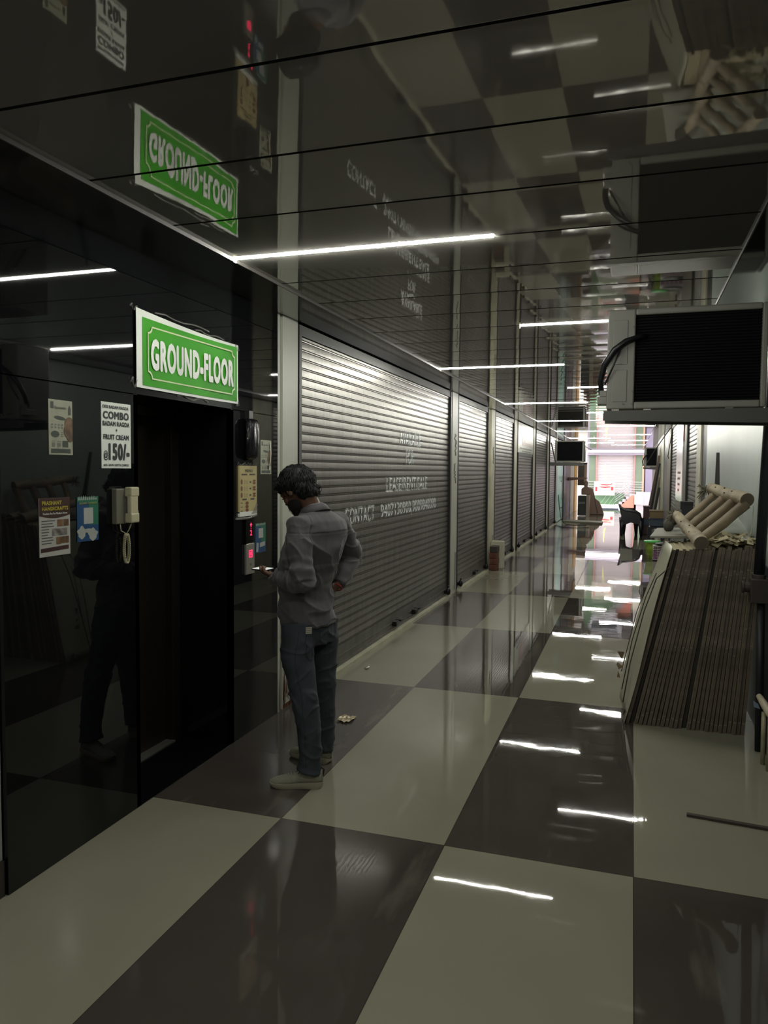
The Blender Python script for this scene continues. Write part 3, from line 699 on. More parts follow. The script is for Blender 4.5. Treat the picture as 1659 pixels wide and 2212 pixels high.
# ================================================================== RIGHT SIDE, NEAR
# black drain pipe with its junction box
t = thing('drain_pipe', 'black vertical pipe ending in a dark junction box beside the leaning boards', 'pipe', (.74, 4.88, .9))
MB().tube([(.762, 4.88, 2.66), (.748, 4.88, 1.95), (.724, 4.88, 1.04)], .030, 14).build('pipe', mat('pipe_black', (.010, .011, .018), .4), t, smooth='all')
mb = MB().box(.676, .80, 4.82, 4.94, .89, 1.03).tube([(.68, 4.88, .975), (.636, 4.88, .975)], .03, 12).tube([(.646, 4.88, .975), (.633, 4.88, .975)], .036, 12).tube([(.724, 4.88, 1.025), (.724, 4.88, 1.055)], .038, 12)
mb.build('junction_box', mat('dirty_iron', (.040, .032, .026), .55), t, bevel=.005)
MB().tube([(.74, 4.88, .90), (.755, 4.88, 0)], .022, 10).build('lower_pipe', mat('pipe_black2', (.012, .012, .016), .5), t, smooth='all')
pvc = mat('pvc_cream', (.34, .31, .20), .45, var=(9, .3))
t = thing('water_pipe', 'short cream water pipe with valve and blue handle at right wall foot', 'pipe', (.75, 4.66, 0))
MB().tube([(.745, 4.66, 0), (.742, 4.66, .30)], .013, 10).build('riser', pvc, t, smooth='all')
MB().tube([(.760, 4.56, 0), (.760, 4.56, .29), (.760, 4.58, .33)], .014, 10).build('riser', pvc, t, smooth='all')
MB().tube([(.722, 4.72, .375), (.742, 4.66, .345), (.760, 4.58, .315), (.763, 4.56, .305)], [.016, .022, .022, .015], 10).build('valve', mat('pvc_light', (.52, .46, .33), .4), t, smooth='all')
MB().hexa([(.690, 4.66, .325), (.722, 4.66, .315), (.722, 4.68, .315), (.690, 4.68, .325), (.686, 4.66, .355), (.712, 4.66, .34), (.712, 4.68, .34), (.686, 4.68, .355)]).build('handle', mat('blue_handle', (.18, .24, .32), .4), t)

# leaning stack of boards, edges towards the camera
edge_b = mat('stained_board_edge', (.125, .100, .075), .6, var=(5, .35, (1, 1, 3))); edge_d = mat('dark_board_edge', (.030, .028, .026), .6); cutm = mat('raw_ply', (.40, .35, .22), .7, var=(25, .25)); nailm = mat('pale_strap', (.21, .20, .16), .5)
NB = 27; rb = random.Random(11); BY = 5.13
def board(i, label):
    u = i/(NB-1); xb = .002+u*.690; xt = .262+u*.500; zt = 1.155+.03*u+rb.uniform(-.014, .014); th = .0195+rb.uniform(-.001, .0008); y0 = BY+rb.uniform(-.006, .012); tt = th*.90; dp = .62+rb.uniform(-.03, .03)
    if i in (1, 13): y0 += .035
    t = thing('plywood_board', label, 'board', (xb, y0, 0), 'plywood boards leaning in a stack against the right wall')
    mb = MB(); p = [(xb, y0, 0), (xb+th, y0, 0), (xb+th, y0+dp, 0), (xb, y0+dp, 0), (xt, y0, zt), (xt+tt, y0, zt), (xt+tt, y0+dp, zt+.0), (xt, y0+dp, zt+.0)]
    mb.add(p, [(0, 3, 2, 1)], 1); mb.add(p, [(4, 5, 6, 7)], 1); mb.add(p, [(0, 1, 5, 4)], 0); mb.add(p, [(1, 2, 6, 5), (2, 3, 7, 6), (3, 0, 4, 7)], 1)
    mb.build('panel', [edge_d if i in (1, 13) else edge_b, cutm], t, fix=False)
    if i not in (1, 13):
        for s in (.055+rb.uniform(-.02, .02), .50+rb.uniform(-.09, .09), .86+rb.uniform(-.03, .03)):
            a = xb+(xt-xb)*s; MB().box(a+.002, a+th*.92, y0-.0015, y0+.001, zt*s, zt*s+.007).build('pale_band', nailm, t)
    return t
GB = 'brown-edged plywood board standing in the stack that leans on the right wall'
for i in range(NB):
    lab = GB
    if i == 0: lab = 'leftmost plywood board of the leaning stack, its pale face showing'
    elif i == 1: lab = 'dark-edged plywood board second from the left in the leaning stack'
    elif i == 13: lab = 'dark-edged plywood board set back in the middle of the leaning stack'
    elif i == NB-1: lab = 'rightmost plywood board of the leaning stack, beside the black pipe'
    b_ = board(i, lab)
    if lab != GB: del b_['group']
# pale packing sheet on the left flank
t = thing('packing_sheet', 'cream packing sheet bulging from the left flank of the board stack', 'sheet', (.1, 5.5, 0))
mb = MB(); n, m_ = 16, 8; vs = []
for i in range(n+1):
    s = i/n; z = 1.17*s
    for j in range(m_+1):
        q = j/m_; xx = -.004+.262*s-(.055*math.sin(math.pi*min(1, s*1.15))*q+.03*q*q)*(1-.35*s)-.004+.006*math.sin(7*s+5*q); vs.append((xx, 5.12+.62*q, z))
mb.add(vs, [(i*(m_+1)+j, i*(m_+1)+j+1, (i+1)*(m_+1)+j+1, (i+1)*(m_+1)+j) for i in range(n) for j in range(m_)])
o = mb.build('sheet', mat('packing_cream', (.46, .45, .34), .45, bump=(8, .3)), t, smooth='all', fix=False); sd = o.modifiers.new('thick', 'SOLIDIFY'); sd.thickness = .003
mb = MB()
mb.tube([(-.02, 5.4, .06), (.02, 5.35, .35), (.10, 5.3, .72), (.17, 5.25, .95), (.245, 5.10, 1.05)], .004, 5).tube([(-.03, 5.4, .15), (.03, 5.4, .5), (.11, 5.4, .8), (.17, 5.3, .98)], .0035, 5).tube([(-.035, 5.3, .3), (.05, 5.3, .7), (.08, 5.3, .8)], .003, 5)
mb.build('loose_strap', mat('dark_strap', (.06, .055, .05), .5), t, smooth='all')
mb = MB(); r_ = random.Random(5)
for cx_, cz_ in ((-.045, .42), (-.05, .30), (-.03, .06), (-.05, .36)):
    p = [(cx_+r_.uniform(-.02, .03), 5.2+r_.uniform(-.02, .03), cz_+r_.uniform(-.03, .04)) for _ in range(4)]
    MB().add(p, [(0, 1, 2), (0, 2, 3), (1, 2, 3)]).build('peeled_scrap', mat('scrap_brown', (.20, .14, .08), .7), t, fix=False)
# torn cardboard and shavings on top of the boards
t = thing('cardboard_scraps', 'crumpled pale cardboard scraps lying on top of the board stack', 'scraps', (.5, 5.4, 1.18)); t['kind'] = 'stuff'
mb = MB(); r_ = random.Random(9)
for i in range(230):
    cx_ = r_.uniform(.47, .74); cy_ = r_.uniform(5.15, 5.62); cz_ = 1.20+r_.uniform(0, .03); a = r_.uniform(0, 3); l_ = r_.uniform(.02, .05)
    d1 = Vector((math.cos(a), math.sin(a), r_.uniform(-.3, .5)))*l_; d2 = Vector((-math.sin(a), math.cos(a), r_.uniform(-.3, .6)))*l_*.5; c_ = Vector((cx_, cy_, cz_))
    mb.add([c_-d1-d2, c_+d1-d2, c_+d1+d2+Vector((0, 0, .01)), c_-d1+d2], [(0, 1, 2, 3)])
mb.build('scraps', mat('scrap_cream', (.40, .35, .22), .7), t, fix=False)
# grey foam sheet and wrapped white panel on top
t = thing('foam_sheet', 'flat grey foam sheet lying across the back of the board stack', 'sheet', (.35, 5.7, 1.2))
mb = MB().hexa([(.13, 5.62, 1.185), (.43, 5.62, 1.19), (.44, 6.4, 1.19), (.20, 6.4, 1.185), (.13, 5.62, 1.20), (.43, 5.62, 1.21), (.44, 6.4, 1.215), (.20, 6.4, 1.205)]); mb.build('sheet', mat('foam_grey', (.24, .235, .19), .7), t, bevel=.004)
t = thing('packed_board', 'plastic-wrapped white board lying on the board stack under the log frame', 'panel', (.62, 5.6, 1.2))
mb = MB().hexa([(.44, 5.58, 1.19), (.76, 5.58, 1.19), (.78, 6.05, 1.19), (.46, 6.05, 1.19), (.44, 5.58, 1.235), (.76, 5.58, 1.245), (.74, 6.0, 1.33), (.48, 6.0, 1.32)]); mb.build('panel', mat('wrap_white', (.42, .44, .38), .2, bump=(9, .5)), t, bevel=.01)
t = thing('white_bag', 'small white plastic bag on the right end of the board stack', 'bag', (.74, 5.3, 1.2))
mb = MB().ellip((.715, 5.26, 1.215), ((.075, 0, 0), (0, .08, 0), (0, 0, .02))).ellip((.70, 5.3, 1.232), ((.03, 0, .01), (0, .05, 0), (0, 0, .016))).tube([(.72, 5.3, 1.235), (.735, 5.3, 1.28), (.74, 5.3, 1.44)], [.012, .005, .002], 6)
mb.build('bag', mat('bag_white', (.45, .45, .36), .35, bump=(20, .5)), t, smooth='all')
# the log frame: two birch-like rails joined by four rungs
birch = mat('birch_bark', (.40, .335, .235), .6, var=(7, .35, (1, 1, 1)), bump=(18, .5)); rung = mat('peeled_log', (.215, .165, .105), .55, var=(6, .3), bump=(10, .3)); knot = mat('bark_knot', (.05, .03, .02), .7); endm = mat('log_end', (.13, .10, .075), .7)
t = thing('log_frame', 'wooden log frame, two bark-covered rails joined by four rungs, on the board stack', 'log frame', (.45, 5.4, 1.2))
A0, A1 = Vector((.425, 5.12, 1.205)), Vector((.305, 5.75, 1.345)); B0, B1 = Vector((.705, 5.32, 1.475)), Vector((.535, 5.85, 1.535))
def rail(a, b, r0, r1, nm, knots):
    n = 18; pts = []; rr = []
    for i in range(n+1): s = i/n; pts.append(a.lerp(b, s)+Vector((0, 0, .004*math.sin(s*9)))); rr.append((r0+(r1-r0)*s)*(1+.05*math.sin(i*2.3)))
    o = MB().tube(pts, rr, 16).build(nm, birch, t, smooth=True)
    ax = (b-a).normalized(); side = ax.cross(Vector((0, 0, 1))).normalized(); upv = side.cross(ax)
    MB().tube([a-ax*.003, a+ax*.004], r0*.93, 16).tube([a-ax*.005, a+ax*.001], r0*.6, 12).build('cut_end', endm, t)
    mb = MB()
    for s, an in knots:
        dv = (-side*math.cos(an)+upv*math.sin(an)); c_ = a.lerp(b, s)+dv*((r0+(r1-r0)*s)*.97); mb.ellip(c_, (ax*.009, dv*.006, ax.cross(dv)*.005), 8, 6)
    mb.build('knots', knot, t, smooth='all')
rail(A0, A1, .046, .033, 'rail', [(.25, .6), (.4, 1.3), (.62, .7), (.15, 1.2), (.8, 1.2)])
rail(B0, B1, .046, .036, 'rail', [(.3, .9), (.55, 1.2), (.75, .8), (.45, .3)])
for i in range(4):
    s = .10+.22*i; a = A0.lerp(A1, s)+Vector((.01, .02, -.01)); b = B0.lerp(B1, .04+.27*i)+Vector((-.0, 0, -.03)); mid = a.lerp(b, .5)+Vector((0, 0, -.004))
    rr = .036-.003*i
    MB().tube([a, a.lerp(b, .25)+Vector((0, 0, .003)), mid, a.lerp(b, .75), b], [rr, rr*.92, rr, rr*.95, rr*1.02], 14).build('rung', rung, t, smooth=True)
mb = MB(); r_ = random.Random(2)
for c_ in (A1+Vector((-.01, -.02, .0)), B1+Vector((-.03, 0, -.02))):
    for i in range(60):
        d_ = Vector((r_.uniform(-1, .6), r_.uniform(-.6, .6), r_.uniform(-1, .9)))*.06; mb.tube([c_, c_+d_*.5+Vector((0, 0, .01)), c_+d_], .003, 4)
mb.build('fibre_tuft', mat('dry_fibre', (.15, .135, .10), .9), t)
t = thing('dark_bundle', 'dark crumpled bundle behind the left end of the log frame', 'bundle', (.28, 6.0, 1.3))
MB().ellip((.30, 6.1, 1.29), ((.055, 0, .01), (0, .09, 0), (.01, 0, .055)), 11, 8).ellip((.27, 6.05, 1.25), ((.04, 0, 0), (0, .06, .01), (0, 0, .05)), 9, 6).ellip((.33, 6.0, 1.34), ((.03, 0, .01), (0, .06, .01), (.01, 0, .03)), 7, 5).build('cloth', mat('bundle_cloth', (.055, .052, .042), .8, bump=(12, 1.2)), t, smooth='all')
MB().box(.40, .50, 6.9, 7.0, 1.2, 1.40).build('box', blackpl, t)
t = thing('leaning_batten', 'dark timber batten leaning on the pale wall behind the log frame', 'batten', (.6, 6.0, 1.2))
MB().hexa([(.575, 6.05, 1.22), (.625, 6.05, 1.22), (.625, 6.07, 1.22), (.575, 6.07, 1.22), (.60, 6.20, 1.80), (.622, 6.20, 1.80), (.622, 6.22, 1.80), (.60, 6.22, 1.80)]).build('batten', mat('batten_dark', (.02, .018, .02), .5), t)
t = thing('floor_batten', 'thin dark strip of wood lying on the floor at bottom right', 'strip', (.45, 3.83, 0))
MB().hexa([(.290, 3.815, .001), (.72, 3.775, .001), (.72, 3.80, .001), (.292, 3.84, .001), (.290, 3.815, .012), (.72, 3.775, .012), (.72, 3.80, .012), (.292, 3.84, .012)]).build('strip', mat('strip_dark', (.045, .036, .025), .6), t)
t = thing('black_sack', 'small black sack on the floor just behind the board stack', 'sack', (.55, 11.6, 0))
mb = MB().ellip((.57, 11.6, .12), ((.16, 0, 0), (0, .18, 0), (0, 0, .13))).ellip((.52, 11.55, .20), ((.10, 0, .02), (0, .10, 0), (0, 0, .06))); mb.build('sack', mat('sack_black', (.008, .010, .018), .3, bump=(14, .8)), t, smooth='all')
MB().tube([(.45, 11.5, .14), (.42, 11.48, .17), (.45, 11.46, .20)], .012, 6).build('handle', steel, t)

# small things on the floor
t = thing('sachet', 'torn golden sachet on the dark tile behind the man', 'wrapper', (-1.66, 4.60, 0))
mb = MB(); n = 9; vs = [(-1.80+.011*i*1.1, 4.52+.12*(j/3)+.01*math.sin(i), .003+.012*abs(math.sin(i*1.3+j))) for i in range(n) for j in range(4)]
mb.add(vs, [(i*4+j, i*4+j+1, (i+1)*4+j+1, (i+1)*4+j) for i in range(n-1) for j in range(3)]); mb.build('wrapper', mat('sachet_gold', (.30, .24, .13), .3, .3), t, fix=False)
t = thing('crumpled_foil', 'tiny crumpled foil scrap on the light tile by the wide shutter', 'scrap', (-2.05, 5.84, 0))
MB().ellip((-2.05, 5.84, .01), ((.018, 0, 0), (0, .04, 0), (.004, 0, .010)), 7, 5).build('foil', mat('foil', (.5, .48, .4), .3, .5), t)
# brick stack in front of the second pier
bm_ = mat('brick_red', (.13, .045, .030), .75, var=(20, .3)); bd = mat('brick_dark', (.055, .045, .038), .75)
labs = ['bottom brick of the short stack beside the second pier', 'second brick up in the short stack beside the second pier', 'third brick up in the short stack beside the second pier', 'dark top brick of the short stack beside the second pier']
for i in range(4):
    t = thing('brick', labs[i], 'brick', (-2.12, 12.45, i*.10))
    MB().box(-2.21+.006*(i % 2), -2.09+.006*(i % 2), 12.36, 12.60, .001+i*.10, .097+i*.10).build('brick', bd if i == 3 else bm_, t, bevel=.006)
t = thing('cream_block', 'cream plaster block behind the brick stack', 'block', (-2.1, 12.8, 0))
MB().box(-2.235, -2.03, 12.65, 12.82, .0, .46).build('block', cream, t, bevel=.006)

# ================================================================== FAR RIGHT CLUTTER
chm = mat('chair_black', (.008, .009, .016), .3)
t = thing('plastic_chair', 'black plastic armchair standing alone in the far corridor, facing right', 'chair', (0, 20.6, 0))
cx0, cy0, cy1 = -.22, 20.30, 20.85
for px, py, qx, qy, nm in ((-.235, cy0, -.20, cy0+.05, 'leg'), (-.175, cy1, -.17, cy1-.05, 'leg'), (.26, cy0, .235, cy0+.05, 'leg'), (.14, cy1, .12, cy1-.05, 'leg')):
    hz = .47; MB().tube([(px, py, 0), ((px+qx)/2, (py+qy)/2, hz*.5), (qx, qy, hz)], [(.014, .034), (.022, .055), (.035, .09)], 8).build(nm, chm, t, smooth='all')
mb = MB(); n = 8
for i in range(n):                        # curved back shell leaning left
    a0, a1 = -1.1+2.2*i/n, -1.1+2.2*(i+1)/n; r0 = .27
    def P(a, h): return (-.20-.10*(h-.4)/.35-.0+(.06*(1-math.cos(a))), 20.575+r0*math.sin(a), h+(.04*math.cos(a) if h > .7 else 0))
    mb.add([P(a0, .40), P(a1, .40), P(a1, .58), P(a0, .58), P(a1, .77), P(a0, .77)], [(0, 1, 2, 3), (3, 2, 4, 5)])
o = mb.build('backrest', chm, t, smooth='all', fix=False); o.modifiers.new('thick', 'SOLIDIFY').thickness = .012
MB().hexa([(-.20, 20.33, .40), (.22, 20.33, .42), (.22, 20.82, .42), (-.20, 20.82, .40), (-.20, 20.33, .43), (.24, 20.33, .45), (.24, 20.82, .45), (-.20, 20.82, .43)]).build('seat', chm, t, bevel=.01)
for yy in (20.31, 20.84):
    MB().tube([(-.27, yy, .74), (-.16, yy, .665), (-.02, yy, .645), (.12, yy, .62), (.22, yy, .56), (.255, yy, .44)], [.02, .03, .034, .034, .03, .03], 8, flat=.7).build('armrest', chm, t, smooth='all')
    MB().add([(-.25, yy, .27), (-.12, yy, .30), (.0, yy, .35), (.22, yy, .30), (.24, yy, .54), (-.0, yy, .64), (-.22, yy, .67)], [(0, 1, 2, 3, 4, 5, 6)]).build('side_panel', chm, t, fix=False).modifiers.new('thick', 'SOLIDIFY').thickness = .01
def simple(name, label, cat, mb, m, loc, part, group=None, **k):
    t = thing(name, label, cat, loc, group); mb.build(part, m, t, **k); return t
box_c = {'maroon': mat('crate_maroon', (.060, .022, .026), .5), 'blue': mat('crate_blue', (.035, .055, .085), .45), 'brown': mat('crate_brown', (.06, .03, .025), .5), 'ochre': mat('crate_ochre', (.16, .11, .045), .5)}
def crate(x0, x1, y0, y1, z0, z1, c, label):
    t = thing('storage_box', label, 'box', ((x0+x1)/2, (y0+y1)/2, z0))
    MB().box(x0, x1, y0, y1, z0+.001, z1-.03).build('body', box_c[c], t, bevel=.01)
    MB().box(x0-.012, x1+.012, y0-.012, y1+.012, z1-.03, z1-.001).build('lid', box_c[c], t, bevel=.006)
crate(.31, .465, 20.95, 21.4, 0, .24, 'brown', 'brown storage box at the foot of the tall stack behind the stool')
crate(.31, .465, 20.95, 21.4, .24, .40, 'blue', 'blue storage box in the middle of the tall stack beside the chair')
crate(.31, .465, 20.95, 21.4, .40, .75, 'maroon', 'maroon storage box on top of the tall stack beside the chair')
crate(.43, .74, 19.2, 19.6, .345, .54, 'blue', 'blue storage box resting on the black plastic stool')
crate(.43, .74, 19.2, 19.6, .54, .73, 'ochre', 'ochre storage box on top of the blue box on the stool')
t = thing('plastic_stool', 'black plastic stool carrying the blue and ochre boxes', 'stool', (.58, 19.4, 0))
MB().box(.42, .75, 19.2, 19.6, .29, .34).build('seat', chm, t, bevel=.015)
for px, py in ((.44, 19.22), (.72, 19.22), (.44, 19.58), (.72, 19.58)):
    sx = -.02 if px < .6 else .02; MB().hexa([(px-.04+sx, py-.02, 0), (px+.04+sx, py-.02, 0), (px+.04+sx, py+.02, 0), (px-.04+sx, py+.02, 0), (px-.05, py-.02, .30), (px+.05, py-.02, .30), (px+.05, py+.02, .30), (px-.05, py+.02, .30)]).build('leg', chm, t)
t = thing('paint_bucket', 'lime green bucket with bright green lid next to the crate', 'bucket', (.405, 15.42, 0))
MB().lathe((.405, 15.42, 0), [(.105, 0), (.145, .30)], 24).build('body', mat('bucket_lime', (.24, .34, .05), .35, var=(10, .5)), t, smooth=True)
MB().lathe((.405, 15.42, 0), [(.15, .295), (.155, .30), (.155, .325), (.12, .33), (.0, .33)], 24).build('lid', mat('lid_green', (.10, .62, .14), .35), t, smooth=True)
MB().tube([(.26, 15.42, .25), (.255, 15.29, .12), (.305, 15.27, .06), (.365, 15.26, .05)], .006, 6).build('handle', galv_d, t)
cp = mat('crate_purple', (.22, .10, .20), .5, var=(30, .5)); cpale = mat('crate_rim_pale', (.48, .42, .42), .4)
t = thing('plastic_crate', 'pink-purple slotted plastic crate under a black bag by the boards', 'crate', (.60, 15.0, 0))
MB().box(.415, .79, 14.87, 15.2, .01, .20).build('body', cp, t, bevel=.01)
mb = MB()
for zz in (.205, .235, .265, .015): mb.box(.405, .797, 14.855, 15.21, zz, zz+.010)
for k_ in range(6): xx = .408+.075*k_; mb.box(xx, xx+.008, 14.86, 14.87, .015, .27)
for zz in (.07, .12, .17): mb.box(.46, .74, 14.862, 14.87, zz, zz+.006)
mb.build('ribs', cpale, t)
t = thing('black_bag', 'flat black bag draped on top of the purple crate', 'bag', (.6, 15.0, .28))
MB().ellip((.62, 15.03, .305), ((.19, 0, 0), (0, .17, 0), (.0, 0, .030))).ellip((.70, 15.05, .33), ((.09, 0, .01), (0, .1, 0), (0, 0, .03))).build('bag', mat('bag_black', (.014, .014, .016), .45, bump=(12, .8)), t, smooth='all')
# tall leaning planks at the far right
pc = [('brown', (.085, .05, .035)), ('navy', (.018, .022, .04)), ('pale', (.42, .38, .30)), ('dark', (.02, .018, .02)), ('tan', (.26, .19, .12))]
plabs = ['tall brown plank leaning on the far right wall, nearest the chair', 'navy blue plank behind the tall brown leaning plank', 'pale plank leaning between the navy and dark planks', 'short dark plank leaning at the far right wall', 'tan plank leaning closest to the cream jamb at far right']
for i, (nm, c) in enumerate(pc):
    bx_, tx_, hh, yy = ((.40, .74, 2.12, 23.0), (.47, .76, 1.9, 23.3), (.52, .77, 1.75, 23.6), (.57, .77, 1.2, 23.2), (.62, .78, 1.5, 23.9))[i]; wd = .075
    t = thing('leaning_plank', plabs[i], 'plank', (bx_, yy, 0))
    MB().hexa([(bx_-wd/2, yy, 0), (bx_+wd/2, yy, 0), (bx_+wd/2, yy+.15, 0), (bx_-wd/2, yy+.15, 0), (tx_-wd/2, yy, hh), (tx_+.02, yy, hh), (tx_+.02, yy+.15, hh), (tx_-wd/2, yy+.15, hh)]).build('plank', mat('plank_'+nm, c, .5), t)
t = thing('hanging_cable', 'loose black cable drooping from the far right ceiling edge', 'cable', (.6, 20, 2.4))
MB().tube([(.78, 17.8, 2.62), (.66, 19, 2.42), (.52, 20.3, 2.18), (.42, 21, 1.98), (.36, 21.4, 1.88)], .012, 6).tube([(.80, 17.6, 2.5), (.74, 17.8, 2.0), (.76, 17.9, 1.95)], .010, 6).build('cable', blackpl, t, smooth='all')
# poster strip between the right shutters
t = thing('poster_strip', 'tall glossy white poster strip between the two right-hand shutters', 'poster', (.79, 14, 1.5))
MB().box(.772, .789, 13.2, 15.0, 1.15, 2.15).build('sheet', mat('strip_white', (.80, .78, .78), .18), t)
MB().box(.770, .789, 13.15, 15.05, 2.15, 2.64).build('red_head', mat('strip_red', (.36, .13, .12), .35, var=(6, .6)), t)
mb = MB()
for i in range(4): mb.box(.7715, .772, 13.6+.1*i, 14.5-.05*i, 1.62-.1*i, 1.66-.1*i)
mb.build('print', mat('strip_print', (.30, .12, .12), .5), t)

# ================================================================== FAR LEFT CLUTTER
t = thing('floor_plank', 'grey-green plank lying across the far left floor', 'plank', (-1.5, 25, 0))
MB().hexa([(-2.1, 24.9, .002), (-.86, 24.55, .002), (-.86, 25.35, .002), (-2.0, 25.75, .002), (-2.1, 24.9, .05), (-.86, 24.55, .05), (-.86, 25.35, .05), (-2.0, 25.75, .05)]).build('plank', mat('plank_olive', (.19, .175, .13), .5), t)
t = thing('cable_coil', 'loose black cable looped on the floor by the glazed shop door', 'cable', (-2, 23.8, 0))
MB().tube([(-2.2, 24.4, .9), (-2.14, 24.2, .5), (-2.05, 23.9, .15), (-1.9, 23.7, .02), (-1.6, 23.6, .015), (-1.3, 23.9, .015)], .012, 6).tube([(-2.2, 23.4, .015), (-1.9, 22.6, .015), (-1.5, 22.5, .015), (-1.15, 22.8, .015)], .010, 6).build('cable', blackpl, t, smooth='all')
bust = mat('bust_brown', (.24, .155, .12), .7)
def bust_fn(x, y, z, s, label):
    t = thing('display_bust', label, 'display bust', (x, y, z))
    prof_ = [(-.17, 0), (-.17, .20), (-.15, .25), (-.06, .31), (-.045, .34), (-.075, .40), (-.07, .48), (-.03, .53), (.03, .53), (.07, .48), (.075, .40), (.045, .34), (.06, .31), (.15, .25), (.17, .20), (.17, 0)]
    MB().prism([(x+a*s, z+b*s) for a, b in prof_], 'y', y-.06, y+.06).build('bust', bust, t, bevel=.03)
bust_fn(-1.62, 29.2, .77, 1.0, 'brown head and shoulders display bust standing on the black cabinet')
t = thing('cloth_dummy', 'larger brown draped form standing on the floor beside the black cabinet', 'display form', (-1.25, 30, 0))
MB().prism([(-1.62, 0), (-1.62, 1.05), (-1.42, 1.0), (-1.33, .62), (-1.17, .50), (-1.08, .30), (-.98, 0)], 'y', 29.9, 30.15).build('form', bust, t, bevel=.03)
MB().prism([(-1.38, .85), (-1.36, .85), (-1.28, .4), (-1.20, .05), (-1.225, .05), (-1.30, .4)], 'y', 29.88, 29.9).build('seam', ink, t)
t = thing('black_cabinet', 'black-fronted cabinet with pale wooden side at far left', 'cabinet', (-1.65, 28.8, 0))
MB().box(-1.88, -1.58, 28.7, 29.4, .02, .75).build('front', mat('cabinet_black', (.012, .016, .018), .25), t, bevel=.01)
MB().box(-1.575, -1.47, 28.65, 29.4, 0, .77).build('side_panel', mat('cabinet_wood', (.36, .28, .22), .5), t)
mb = MB(); wtext(mb, 'MADE', 0, 0, 1, 0, 1, 0) if False else None
for i in range(2): mb.box(-1.85, -1.62, 28.69, 28.70, .50-.05*i, .525-.05*i)
mb.build('label_strip', mat('label_grey', (.20, .20, .20), .5), t)
t = thing('wall_shelf', 'brown wall shelf above the display bust at far left', 'shelf', (-2.0, 30, 1.35))
MB().hexa([(-2.24, 28.9, 1.30), (-1.60, 28.9, 1.37), (-1.60, 29.5, 1.37), (-2.24, 29.5, 1.30), (-2.24, 28.9, 1.42), (-1.60, 28.9, 1.42), (-1.60, 29.5, 1.42), (-2.24, 29.5, 1.42)]).build('shelf', mat('shelf_brown', (.16, .09, .07), .5), t)
t = thing('window_unit', 'dark framed window unit standing at the far left corridor end', 'window unit', (-2.1, 33.3, 0))
MB().box(-2.2, -1.93, 33.2, 33.4, 1.05, 1.95).build('pane', mat('pane_brown', (.03, .022, .02), .3), t)
MB().box(-1.93, -1.83, 33.18, 33.42, 1.0, 2.0).box(-2.21, -1.83, 33.18, 33.42, 1.95, 2.02).build('frame', mat('frame_tan', (.30, .26, .20), .5), t)

# ================================================================== BEYOND THE CORRIDOR
struct(MB().box(-25, 25, 33.6, 60, -1.5, -1.45), 'floor', mat('street', (.30, .27, .26), .8, var=(2, .2)))
struct(MB().box(-3.0, 1.3, 33.55, 33.62, -1.45, .0), 'trim_6', mat('kerb_blue', (.20, .22, .30), .5))
struct(MB().box(-2.6, -2.12, 38.0, 38.5, -1.45, 2.9), 'wall_left', mat('sunlit_pillar', (.78, .74, .66), .6))
G = thing('shop_building', 'green and pink building with closed shutter across the street', 'building', (-.8, 42, 0))
gm = mat('facade_green', (.13, .175, .115), .6, var=(2, .1)); om = mat('facade_orange', (.45, .26, .17), .6); lm = mat('facade_lilac', (.34, .30, .36), .6)
MB().box(-9, 9, 42.3, 43, -1.45, 6).build('wall', lm, G)
MB().box(-2.20, -1.84, 42.0, 42.3, .54, 2.55).build('pilaster', gm, G)
MB().box(.14, .50, 42.0, 42.3, .0, 2.55).build('pilaster', gm, G)
MB().box(.50, .60, 41.98, 42.3, .0, 2.6).build('corner_strip', om, G)
MB().box(-1.85, -1.79, 41.97, 42.28, .54, 2.55).build('shutter_frame', mat('frame_red', (.45, .20, .18), .5), G)
MB().box(.09, .15, 41.97, 42.28, .0, 2.55).build('shutter_frame', mat('frame_red', (.45, .20, .18), .5), G)
mb = MB(); n = 26
for i in range(n): a = .3+2.24*i/n; mb.hexa([(-1.79, 42.12, a), (.09, 42.12, a), (.09, 42.2, a), (-1.79, 42.2, a), (-1.79, 42.135, a+.08), (.09, 42.135, a+.08), (.09, 42.2, a+.07), (-1.79, 42.2, a+.07)])
mb.box(-1.79, .09, 42.2, 42.25, .3, 2.55); mb.build('shutter', mat('far_shutter', (.50, .44, .44), .5), G)
MB().box(-2.3, .75, 41.3, 42.3, 2.64, 2.86).build('canopy', mat('canopy_white', (.85, .85, .83), .6), G)
MB().box(-2.3, .75, 41.6, 42.3, 2.52, 2.64).build('beam', lm, G)
MB().box(.66, 1.3, 42.0, 42.28, -.1, 2.5).build('decor_panel', mat('purple_panel', (.20, .17, .24), .5), G)
P_ = thing('raised_platform', 'green fronted platform with steel railing in front of the pink shutter', 'platform', (-1.2, 41, -1.45))
gp = mat('platform_green', (.12, .22, .12), .6, var=(4, .15))
MB().box(-2.9, -.35, 40.9, 42.0, -1.45, .52).build('platform', gp, P_)
mb = MB()
for i in range(7): x0_ = -1.6+.22*i; mb.hexa([(x0_, 40.885, -.1), (x0_+.02, 40.885, -.1), (x0_+.02, 40.9, -.1), (x0_, 40.9, -.1), (x0_+.42, 40.885, .5), (x0_+.44, 40.885, .5), (x0_+.44, 40.9, .5), (x0_+.42, 40.9, .5)])
mb.build('stripe', mat('stripe_pale', (.35, .55, .32), .6), P_)
rl = mat('rail_steel', (.40, .38, .40), .35, .5); mb = MB()
for zz in (.62, .74, .86, .98, 1.12): mb.tube([(-2.8, 40.95, zz), (-.35, 40.95, zz)], .016, 6)
for xx in (-2.2, -1.8, -.9, -.4, -.10): mb.tube([(xx, 40.95, .5), (xx, 40.95, 1.13)], .02, 6)
for k_ in range(5): mb.tube([(-.80, 40.8, .08+.12*k_+.0), (-.10, 40.8, .62+.12*k_)], .014, 6)
